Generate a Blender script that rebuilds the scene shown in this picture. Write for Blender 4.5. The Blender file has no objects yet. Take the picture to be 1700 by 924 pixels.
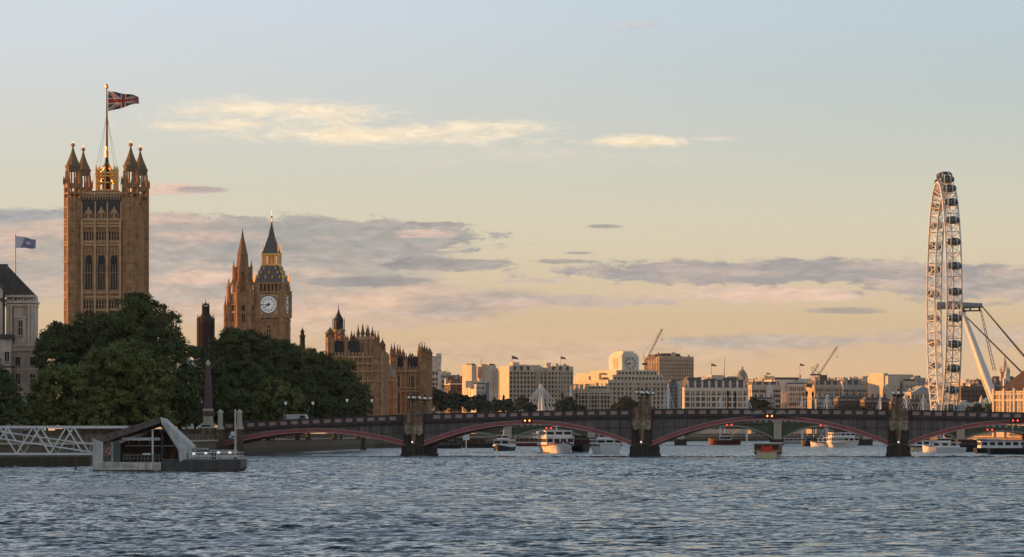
import bpy, math, random
import numpy as np
from mathutils import Vector, Matrix

C = bpy.context.scene.collection
SC = bpy.context.scene
rad = math.radians
random.seed(7)

# ------------------------------------------------------------------ camera
CAM_H, FPX, HOR = 4.6, 6200.0, 719.0
cd = bpy.data.cameras.new('camera')
cd.sensor_width = 36.0
cd.lens = 36.0 * FPX / 1700.0
cd.shift_y = (HOR - 462.0) / 1700.0
cd.clip_start, cd.clip_end = 1.0, 60000.0
cam = bpy.data.objects.new('camera', cd)
cam.location = (0, 0, CAM_H)
cam.rotation_euler = (rad(90), 0, 0)
C.objects.link(cam)
SC.camera = cam

# ------------------------------------------------------------------ world and sun
SUN_AZ, SUN_EL = -74.0, 7.0
SC.view_settings.view_transform = 'Standard'
SC.view_settings.look = 'None'
SC.view_settings.exposure = 0.5
SC.view_settings.gamma = 1.0
SC.view_settings.use_curve_mapping = False

w = bpy.data.worlds.new('World')
SC.world = w
w.use_nodes = True
nt = w.node_tree
nt.nodes.clear()
N, L = nt.nodes, nt.links


def sock(n, v, i):
    if isinstance(v, (int, float)):
        n.inputs[i].default_value = v
    else:
        L.new(v, n.inputs[i])


def wm(op, a, b=None, c=None, clamp=False):
    n = N.new('ShaderNodeMath'); n.operation = op; n.use_clamp = clamp
    sock(n, a, 0)
    if b is not None: sock(n, b, 1)
    if c is not None: sock(n, c, 2)
    return n.outputs[0]


def wmix(f, a, b):
    n = N.new('ShaderNodeMix'); n.data_type = 'RGBA'
    if isinstance(f, float): n.inputs[0].default_value = f
    else: L.new(f, n.inputs[0])
    for i, v in ((6, a), (7, b)):
        if isinstance(v, tuple): n.inputs[i].default_value = (*v, 1)
        else: L.new(v, n.inputs[i])
    return n.outputs[2]


def wnoise(vec, scale, detail=6.0, rough=0.55, dist=0.0):
    n = N.new('ShaderNodeTexNoise')
    n.inputs['Scale'].default_value = scale
    n.inputs['Detail'].default_value = detail
    n.inputs['Roughness'].default_value = rough
    n.inputs['Distortion'].default_value = dist
    L.new(vec, n.inputs['Vector'])
    return n.outputs['Fac']


def smooth(v, lo, hi):
    n = N.new('ShaderNodeMapRange'); n.interpolation_type = 'SMOOTHSTEP'
    L.new(v, n.inputs[0])
    n.inputs[1].default_value = lo; n.inputs[2].default_value = hi
    return n.outputs[0]


def vmap(vec, loc, scl):
    n = N.new('ShaderNodeVectorMath'); n.operation = 'SUBTRACT'
    L.new(vec, n.inputs[0]); n.inputs[1].default_value = loc
    m = N.new('ShaderNodeVectorMath'); m.operation = 'MULTIPLY'
    L.new(n.outputs[0], m.inputs[0]); m.inputs[1].default_value = scl
    return m.outputs[0]


sky = N.new('ShaderNodeTexSky')
sky.sky_type = 'NISHITA'
sky.sun_disc = False
sky.sun_elevation = rad(SUN_EL)
sky.sun_rotation = rad(SUN_AZ)
sky.altitude = 20
sky.air_density, sky.dust_density, sky.ozone_density = 1.3, 2.0, 1.0
tc = N.new('ShaderNodeTexCoord')
sx = N.new('ShaderNodeSeparateXYZ')
L.new(tc.outputs['Generated'], sx.inputs[0])
az = wm('MULTIPLY', wm('ARCTAN2', sx.outputs[0], sx.outputs[1]), 57.2958)
el = wm('MULTIPLY', wm('ARCSINE', sx.outputs[2]), 57.2958)
cv = N.new('ShaderNodeCombineXYZ')
L.new(az, cv.inputs[0]); L.new(el, cv.inputs[1])
ae = cv.outputs[0]
# evening gradient over the low sky
rp = N.new('ShaderNodeValToRGB')
cr = rp.color_ramp
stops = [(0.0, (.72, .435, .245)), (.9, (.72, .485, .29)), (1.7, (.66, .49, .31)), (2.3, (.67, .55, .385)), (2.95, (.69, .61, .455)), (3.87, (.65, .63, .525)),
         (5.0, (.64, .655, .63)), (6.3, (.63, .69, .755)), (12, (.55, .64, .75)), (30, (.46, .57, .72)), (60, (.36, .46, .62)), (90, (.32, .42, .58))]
while len(cr.elements) < len(stops): cr.elements.new(0.5)
for e, (p, c) in zip(cr.elements, stops):
    e.position = p / 90.0
    e.color = (*c, 1)
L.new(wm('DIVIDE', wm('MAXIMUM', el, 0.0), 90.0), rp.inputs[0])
# bluer to the right of the view, warmer towards the sun
side = wm('MULTIPLY', smooth(az, -9.0, 9.0), smooth(el, 2.6, 6.0))
mr_ = N.new('ShaderNodeMix'); mr_.data_type = 'RGBA'; mr_.blend_type = 'MULTIPLY'
L.new(side, mr_.inputs[0]); L.new(rp.outputs[0], mr_.inputs[6]); mr_.inputs[7].default_value = (.78, .86, .87, 1)
low = mr_.outputs[2]
nm = N.new('ShaderNodeMix'); nm.data_type = 'RGBA'; nm.blend_type = 'MULTIPLY'
nm.inputs[0].default_value = 1.0
L.new(sky.outputs[0], nm.inputs[6]); nm.inputs[7].default_value = (.10, .10, .10, 1)
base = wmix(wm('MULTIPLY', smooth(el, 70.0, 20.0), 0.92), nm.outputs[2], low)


def A(px): return (px - 850) / 108.2
def E(py): return (HOR - py) / 108.2


n_big = wnoise(vmap(ae, (0, 0, 0), (.55, 2.3, 1)), 1.0, 8.0, .6, .3)
n_fine = wnoise(vmap(ae, (31, 7, 0), (1.3, 4.4, 1)), 1.7, 11.0, .68, .5)
n_col = wnoise(vmap(ae, (5, 55, 0), (.5, 2.6, 1)), 1.3, 5.0, .55)
n_wisp = wnoise(vmap(ae, (11, 3, 0), (.8, 2.9, 1)), 1.6, 11.0, .70, .8)


shr = N.new('ShaderNodeMapRange'); shr.inputs[1].default_value, shr.inputs[2].default_value = .3, .7
shr.inputs[3].default_value, shr.inputs[4].default_value = .82, 1.16
L.new(wnoise(vmap(ae, (3, 91, 0), (1.5, 5.0, 1)), 1.8, 10.0, .68, .5), shr.inputs[0])
n_shade = shr.outputs[0]


def cloud(below, px, py, hx, hy, c0, c1, noise, k=1.4, edge=(.25, .75), amt=1.0, pink=(.42, .62)):
    v = vmap(ae, (A(px), E(py), 0), (108.2 / hx, 108.2 / hy, 0))
    ln = N.new('ShaderNodeVectorMath'); ln.operation = 'LENGTH'
    L.new(v, ln.inputs[0])
    d = wm('SUBTRACT', 1.15, ln.outputs['Value'])
    m = wm('ADD', d, wm('MULTIPLY', wm('SUBTRACT', noise, 0.5), k * 2))
    m = wm('MULTIPLY', smooth(m, *edge), amt)
    col = wmix(smooth(n_col, *pink), c0, c1)
    sh = N.new('ShaderNodeMix'); sh.data_type = 'RGBA'; sh.blend_type = 'MULTIPLY'; sh.inputs[0].default_value = 1.0
    L.new(col, sh.inputs[6]); L.new(n_shade, sh.inputs[7]); col = sh.outputs[2]
    return wmix(m, below, col)


MAUVE, ROSE = (.375, .352, .328), (.70, .51, .40)
GREY, CREAM = (.305, .290, .288), (.93, .77, .55)
s = base
s = cloud(s, 900, 585, 800, 34, (.60, .435, .315), (.68, .48, .335), n_big, .9, (.1, 1.0), .7)
s = cloud(s, 480, 508, 480, 52, (.60, .45, .37), (.76, .53, .39), n_big, .8, (.1, .8), .85)
s = cloud(s, 250, 438, 560, 76, (.44, .40, .355), (.57, .455, .38), n_big, .5, (.12, .5), .95, (.42, .62))
s = cloud(s, 460, 400, 400, 46, (.375, .36, .34), (.455, .40, .36), n_fine, .75, (.18, .38), .95, (.45, .65))
s = cloud(s, 150, 385, 300, 40, (.42, .385, .35), (.62, .46, .38), n_fine, .6, (.15, .5), .85, (.40, .60))
s = cloud(s, 735, 440, 130, 13, GREY, MAUVE, n_fine, .7, (.15, .5), .9)
s = cloud(s, 610, 468, 120, 11, GREY, MAUVE, n_fine, .7, (.15, .5), .85)
s = cloud(s, 40, 360, 125, 14, (.35, .355, .375), MAUVE, n_fine, .7, (.15, .6), .85)
s = cloud(s, 330, 462, 110, 16, (.70, .50, .40), (.76, .53, .41), n_fine, .9, (.15, .8), .8)
s = cloud(s, 705, 388, 60, 9, (.60, .46, .40), (.78, .56, .44), n_fine, .8, (.15, .6), .85)
s = cloud(s, 770, 500, 170, 36, (.43, .37, .335), (.60, .455, .365), n_big, .7, (.15, .7), .85)
s = cloud(s, 980, 500, 190, 13, (.50, .42, .39), (.62, .47, .39), n_fine, 1.1, (.2, .7), .8)
s = cloud(s, 1270, 488, 250, 23, (.66, .50, .41), (.80, .55, .42), n_fine, .9, (.2, .8), .85)
s = cloud(s, 1300, 452, 460, 24, (.335, .32, .32), (.50, .415, .37), n_fine, .95, (.15, .5), .93, (.45, .65))
s = cloud(s, 1660, 474, 260, 36, (.355, .335, .33), (.54, .43, .37), n_fine, .95, (.15, .6), .9, (.45, .65))
s = cloud(s, 1270, 568, 210, 17, (.41, .385, .345), (.52, .43, .36), n_fine, .8, (.15, .7), .8)
s = cloud(s, 1400, 516, 80, 7, GREY, MAUVE, n_fine, .7, (.1, .7), .7)
s = cloud(s, 1590, 560, 240, 28, (.50, .42, .37), (.56, .45, .38), n_fine, .9, (.15, .9), .65)
s = cloud(s, 280, 316, 90, 11, (.76, .55, .44), (.70, .50, .41), n_fine, .4, (.1, .5), .9)
s = cloud(s, 335, 317, 55, 7, (.44, .38, .37), (.52, .43, .40), n_fine, .5, (.1, .6), .9)
s = cloud(s, 725, 373, 50, 6, GREY, MAUVE, n_fine, .9, (.2, .7), .75)
s = cloud(s, 635, 380, 45, 6, GREY, MAUVE, n_fine, .9, (.2, .7), .7)
s = cloud(s, 1000, 376, 34, 4, GREY, MAUVE, n_fine, .8, (.1, .7), .8)
s = cloud(s, 935, 434, 60, 5, GREY, MAUVE, n_fine, .9, (.1, .7), .8)
s = cloud(s, 960, 420, 30, 3, GREY, MAUVE, n_fine, .9, (.1, .7), .8)
s = cloud(s, 900, 466, 90, 6, (.52, .44, .41), ROSE, n_fine, 1.2, (.2, .8), .7)
s = cloud(s, 1050, 45, 60, 10, (.53, .54, .55), (.60, .58, .57), n_fine, 1.1, (.2, .9), .6)
s = cloud(s, 850, 262, 520, 34, (.70, .64, .54), (.74, .66, .54), n_wisp, 1.4, (.4, 1.5), .5)
s = cloud(s, 470, 186, 250, 26, (.80, .73, .62), CREAM, n_wisp, 1.1, (.15, 1.1), .9, (.3, .55))
s = cloud(s, 380, 208, 190, 16, (.80, .71, .58), CREAM, n_wisp, 1.1, (.15, 1.1), .85, (.3, .55))
s = cloud(s, 620, 226, 340, 24, (.83, .72, .55), CREAM, n_wisp, 1.1, (.15, 1.1), .92, (.3, .55))
s = cloud(s, 820, 212, 160, 20, (.82, .72, .57), CREAM, n_wisp, 1.2, (.2, 1.1), .85, (.3, .55))
s = cloud(s, 1050, 236, 125, 15, (.88, .74, .54), CREAM, n_wisp, .8, (.2, .9), .95, (.3, .55))
s = cloud(s, 1180, 232, 60, 8, (.72, .63, .54), (.76, .64, .54), n_wisp, 1.2, (.3, 1.0), .6)
bg = N.new('ShaderNodeBackground')
L.new(s, bg.inputs[0])
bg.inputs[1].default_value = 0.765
wo = N.new('ShaderNodeOutputWorld')
L.new(bg.outputs[0], wo.inputs[0])

sl = bpy.data.lights.new('sun', 'SUN')
sl.energy = 5.0
sl.angle = rad(0.6)
sl.color = (1.0, .43, .10)
sun = bpy.data.objects.new('sun', sl)
sdir = Vector((math.sin(rad(SUN_AZ)) * math.cos(rad(SUN_EL)), math.cos(rad(SUN_AZ)) * math.cos(rad(SUN_EL)), math.sin(rad(SUN_EL))))
sun.rotation_euler = (-sdir).to_track_quat('-Z', 'Y').to_euler()
sun.location = (-400, 600, 300)
C.objects.link(sun)

# ------------------------------------------------------------------ helpers


def WX(px, D): return (px - 850) / FPX * D
def WZ(py, D): return CAM_H + (HOR - py) / FPX * D


MATS = {}


def mat(name, col, rough=.85, metal=0.0, var=.25, scale=.35, bump=0.0, emit=None, spec=.3, streak=0.0, detail=5.0):
    if name in MATS: return MATS[name]
    m = bpy.data.materials.new(name)
    m.use_nodes = True
    t = m.node_tree
    b = t.nodes['Principled BSDF']
    b.inputs['Roughness'].default_value = rough
    b.inputs['Metallic'].default_value = metal
    b.inputs['Specular IOR Level'].default_value = spec
    b.inputs['Base Color'].default_value = (*col, 1)
    if var > 0:
        tcn = t.nodes.new('ShaderNodeTexCoord')
        nz = t.nodes.new('ShaderNodeTexNoise')
        nz.inputs['Scale'].default_value = scale
        nz.inputs['Detail'].default_value = detail
        nz.inputs['Roughness'].default_value = .65
        t.links.new(tcn.outputs['Object'], nz.inputs['Vector'])
        mr = t.nodes.new('ShaderNodeMapRange')
        mr.inputs[1].default_value, mr.inputs[2].default_value = .25, .75
        mr.inputs[3].default_value, mr.inputs[4].default_value = 1 - var, 1 + var
        t.links.new(nz.outputs['Fac'], mr.inputs[0])
        fac = mr.outputs[0]
        if streak > 0:
            mp = t.nodes.new('ShaderNodeMapping')
            mp.inputs['Scale'].default_value = (1.6, 1.6, .12)
            t.links.new(tcn.outputs['Object'], mp.inputs[0])
            n2 = t.nodes.new('ShaderNodeTexNoise')
            n2.inputs['Scale'].default_value = 1.0
            n2.inputs['Detail'].default_value = 4
            t.links.new(mp.outputs[0], n2.inputs['Vector'])
            m2 = t.nodes.new('ShaderNodeMapRange')
            m2.inputs[1].default_value, m2.inputs[2].default_value = .3, .7
            m2.inputs[3].default_value, m2.inputs[4].default_value = 1 - streak, 1 + streak * .6
            t.links.new(n2.outputs['Fac'], m2.inputs[0])
            mu = t.nodes.new('ShaderNodeMath'); mu.operation = 'MULTIPLY'
            t.links.new(fac, mu.inputs[0]); t.links.new(m2.outputs[0], mu.inputs[1])
            fac = mu.outputs[0]
        mx = t.nodes.new('ShaderNodeMix'); mx.data_type = 'RGBA'; mx.blend_type = 'MULTIPLY'
        mx.inputs[0].default_value = 1
        mx.inputs[6].default_value = (*col, 1)
        t.links.new(fac, mx.inputs[7])
        t.links.new(mx.outputs[2], b.inputs['Base Color'])
        if bump > 0:
            bp = t.nodes.new('ShaderNodeBump')
            bp.inputs['Strength'].default_value = bump
            bp.inputs['Distance'].default_value = .3
            t.links.new(nz.outputs['Fac'], bp.inputs['Height'])
            t.links.new(bp.outputs[0], b.inputs['Normal'])
    if emit:
        b.inputs['Emission Color'].default_value = (*emit[0], 1)
        b.inputs['Emission Strength'].default_value = emit[1]
    MATS[name] = m
    return m


class MB:
    def __init__(s):
        s.v, s.f, s.m = [], [], []

    def add(s, vs, fs, mi=0):
        o = len(s.v)
        s.v.extend([tuple(p) for p in vs])
        s.f.extend([tuple(i + o for i in f) for f in fs])
        s.m.extend([mi] * len(fs))
        return s

    def box(s, x0, x1, y0, y1, z0, z1, mi=0):
        v = [(x0, y0, z0), (x1, y0, z0), (x1, y1, z0), (x0, y1, z0), (x0, y0, z1), (x1, y0, z1), (x1, y1, z1), (x0, y1, z1)]
        return s.add(v, [(3, 2, 1, 0), (4, 5, 6, 7), (0, 1, 5, 4), (1, 2, 6, 5), (2, 3, 7, 6), (3, 0, 4, 7)], mi)

    def hexa(s, b4, t4, mi=0):
        return s.add(list(b4) + list(t4), [(3, 2, 1, 0), (4, 5, 6, 7), (0, 1, 5, 4), (1, 2, 6, 5), (2, 3, 7, 6), (3, 0, 4, 7)], mi)

    def frus(s, cx, cy, z0, z1, ax, ay, bx, by, mi=0):
        return s.hexa([(cx - ax, cy - ay, z0), (cx + ax, cy - ay, z0), (cx + ax, cy + ay, z0), (cx - ax, cy + ay, z0)],
                      [(cx - bx, cy - by, z1), (cx + bx, cy - by, z1), (cx + bx, cy + by, z1), (cx - bx, cy + by, z1)], mi)

    def prism(s, poly, z0, z1, mi=0):
        n = len(poly)
        v = [(x, y, z0) for x, y in poly] + [(x, y, z1) for x, y in poly]
        f = [tuple(range(n - 1, -1, -1)), tuple(range(n, 2 * n))] + [(i, (i + 1) % n, n + (i + 1) % n, n + i) for i in range(n)]
        return s.add(v, f, mi)

    def prof(s, poly, y0, y1, mi=0):                       # polygon in x,z pushed along y
        n = len(poly)
        v = [(x, y0, z) for x, z in poly] + [(x, y1, z) for x, z in poly]
        f = [tuple(range(n)), tuple(range(2 * n - 1, n - 1, -1))] + [((i + 1) % n, i, n + i, n + (i + 1) % n) for i in range(n)]
        return s.add(v, f, mi)

    def tube(s, p, q, r0, r1=None, n=6, mi=0):
        p, q = Vector(p), Vector(q)
        r1 = r0 if r1 is None else r1
        d = (q - p)
        if d.length < 1e-6: return s
        d.normalize()
        a = d.orthogonal().normalized(); b = d.cross(a)
        v = []
        for c, r in ((p, r0), (q, r1)):
            for i in range(n):
                t = 2 * math.pi * i / n
                v.append(c + a * (r * math.cos(t)) + b * (r * math.sin(t)))
        f = [(i, (i + 1) % n, n + (i + 1) % n, n + i) for i in range(n)] + [tuple(range(n - 1, -1, -1)), tuple(range(n, 2 * n))]
        return s.add(v, f, mi)

    def path(s, pts, r, n=6, mi=0):
        for a, b in zip(pts, pts[1:]): s.tube(a, b, r, r, n, mi)
        return s

    def lathe(s, prof, cx=0, cy=0, n=8, rot=0.0, mi=0):
        v = []
        for r, z in prof:
            for i in range(n):
                t = rot + 2 * math.pi * (i + .5) / n
                v.append((cx + r * math.cos(t), cy + r * math.sin(t), z))
        f = []
        k = len(prof)
        for j in range(k - 1):
            for i in range(n):
                f.append((j * n + i, j * n + (i + 1) % n, (j + 1) * n + (i + 1) % n, (j + 1) * n + i))
        f.append(tuple(range(n - 1, -1, -1))); f.append(tuple((k - 1) * n + i for i in range(n)))
        return s.add(v, f, mi)

    def ball(s, c, r, n=10, sz=1.0, mi=0):
        prof = [(max(r * math.sin(math.pi * j / 6), 1e-3), c[2] - r * sz * math.cos(math.pi * j / 6)) for j in range(7)]
        return s.lathe(prof, c[0], c[1], n, 0, mi)

    def mesh(s, name, mats):
        me = bpy.data.meshes.new(name)
        me.from_pydata(s.v, [], s.f)
        for m in (mats if isinstance(mats, (list, tuple)) else [mats]): me.materials.append(m)
        if any(s.m): me.polygons.foreach_set('material_index', s.m)
        me.update()
        return me

    def build(s, name, mats, parent=None, loc=None, smooth=False, rot=None):
        me = s.mesh(name, mats)
        if smooth: me.polygons.foreach_set('use_smooth', [True] * len(me.polygons))
        return place(name, me, parent, loc, rot)


def place(name, me, parent=None, loc=None, rot=None):
    o = bpy.data.objects.new(name, me)
    C.objects.link(o)
    if parent: o.parent = parent
    if loc: o.location = loc
    if rot: o.rotation_euler = (0, 0, rot)
    return o


def tag(o, label=None, cat=None, group=None, kind=None):
    if label: o['label'] = label
    if cat: o['category'] = cat
    if group: o['group'] = group
    if kind: o['kind'] = kind
    return o


def thing(name, label, cat, loc=(0, 0, 0), rotz=0.0, group=None):
    o = bpy.data.objects.new(name, None)
    o.empty_display_size = 2
    C.objects.link(o)
    o.location = loc
    o.rotation_euler = (0, 0, rotz)
    return tag(o, label, cat, group)


def copy_thing(src, loc, rotz, label, group=None, scale=None):
    KIDS = {}
    for x in bpy.data.objects:
        if x.parent: KIDS.setdefault(x.parent.name, []).append(x)
    def rec2(o, par):
        c = o.copy(); C.objects.link(c)
        if par: c.parent = par
        for k in KIDS.get(o.name, []): rec2(k, c)
        return c
    r = rec2(src, None)
    r.location = loc; r.rotation_euler = (0, 0, rotz)
    if scale: r.scale = (scale,) * 3
    r['label'] = label
    if group: r['group'] = group
    return r


def win_parts(parent, me, spots, name='window'):
    """spots: (x, y, z, rotz).  The first hundred are parts, the rest one more mesh."""
    for x, y, z, r in spots[:100]:
        place(name, me, parent, (x, y, z), r)
    if len(spots) > 100:
        mb = MB()
        V = [v.co.copy() for v in me.vertices]
        for x, y, z, r in spots[100:]:
            M = Matrix.Translation((x, y, z)) @ Matrix.Rotation(r, 4, 'Z')
            o = len(mb.v)
            mb.v.extend([tuple(M @ v) for v in V])
            for p in me.polygons:
                mb.f.append(tuple(i + o for i in p.vertices)); mb.m.append(p.material_index)
        tag(mb.build(name, list(me.materials), parent), kind='stuff')


_WM = {}


def win_mesh(w_, h_, frame, arched=False, mull=1):
    key = (round(w_, 2), round(h_, 2), frame.name, arched, mull)
    if key in _WM: return _WM[key]
    b = MB()
    hw = w_ / 2
    if arched:
        pts = [(-hw, 0), (hw, 0), (hw, h_ - w_ * .8)] + [(hw * math.cos(t), h_ - w_ * .8 + w_ * .8 * math.sin(t)) for t in (.5, 1.0, 1.571, 2.14, 2.64)] + [(-hw, h_ - w_ * .8)]
        b.prof(pts, -.10, .2, 0)
    else:
        b.box(-hw, hw, -.10, .2, 0, h_, 0)
    fw = max(.12, w_ * .09)
    b.box(-hw - fw, -hw, -.32, .2, -fw, h_, 1)
    b.box(hw, hw + fw, -.32, .2, -fw, h_, 1)
    b.box(-hw - fw * 1.5, hw + fw * 1.5, -.42, .2, -fw * 2, -fw, 1)
    b.box(-hw - fw * 1.5, hw + fw * 1.5, -.42, .2, h_, h_ + fw * 1.2, 1)
    for i in range(mull):
        x = -hw + w_ * (i + 1) / (mull + 1)
        b.box(x - fw * .3, x + fw * .3, -.22, .1, 0.01, h_ * (.72 if arched else 1) - .01, 1)
    if h_ > 2.2 * w_:
        b.box(-hw, hw, -.2, .1, h_ * .48, h_ * .48 + fw * .7, 1)
    me = b.mesh('window', [GLASS, frame])
    _WM[key] = me
    return me


GLASS = mat('window_glass', (.022, .020, .020), .3, var=.0, spec=.25)
BLUEGLASS = mat('leaded_glass', (.012, .030, .036), .4, var=.7, scale=1.2, spec=.25)
STONE = mat('gothic_limestone', (.43, .235, .118), .9, var=.45, scale=.55, streak=.3)
STONE2 = mat('gothic_limestone_pale', (.60, .37, .205), .9, var=.3, scale=.6, streak=.15)
ROOFD = mat('iron_roof', (.05, .045, .043), .7, var=.3, scale=.6)
SLATE = mat('slate', (.105, .095, .09), .8, var=.3, scale=.5)
GOLD = mat('gilding', (.78, .43, .12), .42, metal=.75, var=.15)
PORT = mat('portland_stone', (.63, .51, .385), .9, var=.2, scale=.15, streak=.12)
PORT2 = mat('portland_stone_white', (.74, .63, .51), .9, var=.18, scale=.15, streak=.1)
BUFF = mat('buff_stone', (.54, .425, .315), .9, var=.2, scale=.15, streak=.12)
GREYC = mat('grey_cladding', (.42, .40, .37), .8, var=.2, scale=.2, streak=.1)
DARKW = mat('dark_wall', (.13, .105, .09), .9, var=.3, scale=.2)
WHITE = mat('white_paint', (.72, .70, .67), .5, var=.12, scale=.8)
STEEL = mat('white_steel', (.74, .71, .68), .5, var=.15, scale=1.0)
DKMETAL = mat('dark_metal', (.035, .035, .038), .55, var=.2, scale=1.5)
POLE = mat('pole_paint', (.60, .54, .46), .5, var=.1)
# ------------------------------------------------------------------ setting: water and land
LB = [(-900, -100), (-110, -100), (-100, 300), (-85, 430), (-70, 500), (-59.5, 520), (-58.6, 760), (-58, 800), (-44, 1180), (-25, 1250), (-20, 1450), (0, 1680), (60, 2050), (200, 2380), (500, 2720), (1000, 2960), (6000, 3500)]
RB = [(700, -200), (330, 300), (215, 560), (168, 690), (166, 760), (200, 1450), (224, 2000), (330, 2330), (600, 2520), (1100, 2680), (6000, 3200)]
LANDZ = 3.0
GRND = mat('city_ground', (.075, .07, .06), .95, var=.3, scale=.05)
g = MB()
g.prism(LB + [(9000, 9000), (-9000, 9000), (-9000, -100)], -3.0, LANDZ)
tag(g.build('ground', GRND), kind='structure')
g = MB()
g.prism([(700, -200)] + RB[1:] + [(6000, -200)][::-1], -3.0, LANDZ)
tag(g.build('bank_ground', GRND), kind='structure')
rd = MB()
rd.prism([(-190, 560), (-70, 560), (-66, 760), (-60, 775), (-63, 800), (-190, 800)][::-1], LANDZ + .004, LANDZ + .012)
tag(rd.build('road', mat('asphalt', (.05, .05, .05), .9, var=.2)), kind='structure')

# the river: one sheet of real waves
rng = np.random.default_rng(5)
ds = [70.0]
while ds[-1] < 1000: ds.append(ds[-1] + max(.26, ds[-1] * .0017))
while ds[-1] < 6500: ds.append(ds[-1] * 1.05)
ds = np.array([-400., -100., 0., 40., 60.] + ds)
u = np.linspace(-1, 1, 561)
cs = np.concatenate([[-40, -9, -4, -2.2, -1.6], u * 1.25, [1.6, 2.2, 4, 9, 40]])
DD, UU = np.meshgrid(ds, cs, indexing='ij')
XX = UU * (np.maximum(DD, 60) * .14 + 6)
step_d = np.gradient(ds)[:, None]
step_x = (np.maximum(DD, 60) * .14 + 6) * 1.25 / 280
Z = np.zeros_like(XX)
for i in range(80):
    lam = .6 * (6 / .6) ** rng.random()
    th = rng.normal(math.radians(245), .62)
    kx, ky = 2 * math.pi / lam * math.cos(th), 2 * math.pi / lam * math.sin(th)
    sl_ = .021 * (1.0 if lam < 1.8 else (1.8 / lam) ** .9)
    amp = sl_ * lam / (2 * math.pi)
    ok = np.clip((lam / np.maximum(step_d, step_x) - 2.2) / 2.0, 0, 1)
    ph = rng.random() * 6.283
    Z += amp * ok * np.sin(kx * XX + ky * DD + ph)
patch = .75 + .5 * np.sin(XX * .043 + 1.3 * np.sin(DD * .021)) * np.sin(DD * .031 + 2 * np.sin(XX * .027))
Z *= patch * (1 + 2.0 * np.clip((DD - 180) / 320, 0, 1))
Z += .9 * np.maximum(Z, 0) ** 2
# two low wakes crossing the river in front of and behind the bridge
for d0, amp, wd, xa, xb in ((728, .22, 1.8, -70, 25), (860, .34, 3.2, -30, 18), (722, .2, 2.0, 25, 140), (700, .16, 2.0, 44, 62)):
    Z += amp * np.exp(-((DD - d0 - .03 * XX - 1.5 * np.sin(XX * .05)) / wd) ** 2) * (XX > xa) * (XX < xb)
nr, nc = XX.shape
co = np.stack([XX, DD, Z], -1).reshape(-1, 3)
idx = np.arange(nr * nc).reshape(nr, nc)
q = np.stack([idx[:-1, :-1], idx[:-1, 1:], idx[1:, 1:], idx[1:, :-1]], -1).reshape(-1, 4)


def np_mesh(name, co, q, mats, smooth=False):
    me = bpy.data.meshes.new(name)
    k = q.shape[1]
    me.vertices.add(len(co)); me.vertices.foreach_set('co', co.astype(np.float32).ravel())
    me.loops.add(q.size); me.loops.foreach_set('vertex_index', q.astype(np.int32).ravel())
    me.polygons.add(len(q))
    me.polygons.foreach_set('loop_start', np.arange(0, q.size, k, dtype=np.int32))
    me.polygons.foreach_set('loop_total', np.full(len(q), k, dtype=np.int32))
    if smooth: me.polygons.foreach_set('use_smooth', np.ones(len(q), dtype=bool))
    for m in (mats if isinstance(mats, (list, tuple)) else [mats]): me.materials.append(m)
    me.update(calc_edges=True)
    return me


WAT = bpy.data.materials.new('river_water')
WAT.use_nodes = True
t = WAT.node_tree
b = t.nodes['Principled BSDF']
b.inputs['IOR'].default_value = 1.333
b.inputs['Roughness'].default_value = .07
b.inputs['Specular IOR Level'].default_value = .5
tcn = t.nodes.new('ShaderNodeTexCoord')
mp = t.nodes.new('ShaderNodeMapping'); mp.inputs['Scale'].default_value = (.75, 1.0, 1.0)
mp.inputs['Rotation'].default_value = (0, 0, .35)
t.links.new(tcn.outputs['Object'], mp.inputs[0])
acc = None
def vm(op, a_, b_=None, scale=None):
    n = t.nodes.new('ShaderNodeVectorMath'); n.operation = op
    for i_, v_ in enumerate((a_, b_)):
        if v_ is None: continue
        if isinstance(v_, tuple): n.inputs[i_].default_value = v_
        else: t.links.new(v_, n.inputs[i_])
    if scale is not None:
        if isinstance(scale, float): n.inputs['Scale'].default_value = scale
        else: t.links.new(scale, n.inputs['Scale'])
    return n.outputs[0]
# ripple slopes: three sizes of chop, stronger in wind patches
for sc_, de, k_ in ((4.2, 3.0, 1.1), (1.5, 3.0, 1.2), (.5, 2.0, .55)):
    nz = t.nodes.new('ShaderNodeTexNoise')
    nz.inputs['Scale'].default_value = sc_; nz.inputs['Detail'].default_value = de
    nz.inputs['Roughness'].default_value = .55; nz.inputs['Distortion'].default_value = .4
    t.links.new(mp.outputs[0], nz.inputs['Vector'])
    v_ = vm('SCALE', vm('MULTIPLY', vm('SUBTRACT', nz.outputs['Color'], (.5, .5, .5)), (1, 1, 0)), None, k_)
    acc = v_ if acc is None else vm('ADD', acc, v_)
pz = t.nodes.new('ShaderNodeTexNoise'); pz.inputs['Scale'].default_value = .05; pz.inputs['Detail'].default_value = 5.0; pz.inputs['Roughness'].default_value = .65
t.links.new(tcn.outputs['Object'], pz.inputs['Vector'])
pm_ = t.nodes.new('ShaderNodeMapRange'); pm_.inputs[1].default_value, pm_.inputs[2].default_value = .35, .65
pm_.inputs[3].default_value, pm_.inputs[4].default_value = .45, 1.5
t.links.new(pz.outputs['Fac'], pm_.inputs[0])
acc = vm('SCALE', acc, None, pm_.outputs[0])
geo = t.nodes.new('ShaderNodeNewGeometry')
t.links.new(vm('NORMALIZE', vm('ADD', geo.outputs['Normal'], vm('ADD', acc, (.02, -.15, 0)))), b.inputs['Normal'])
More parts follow.
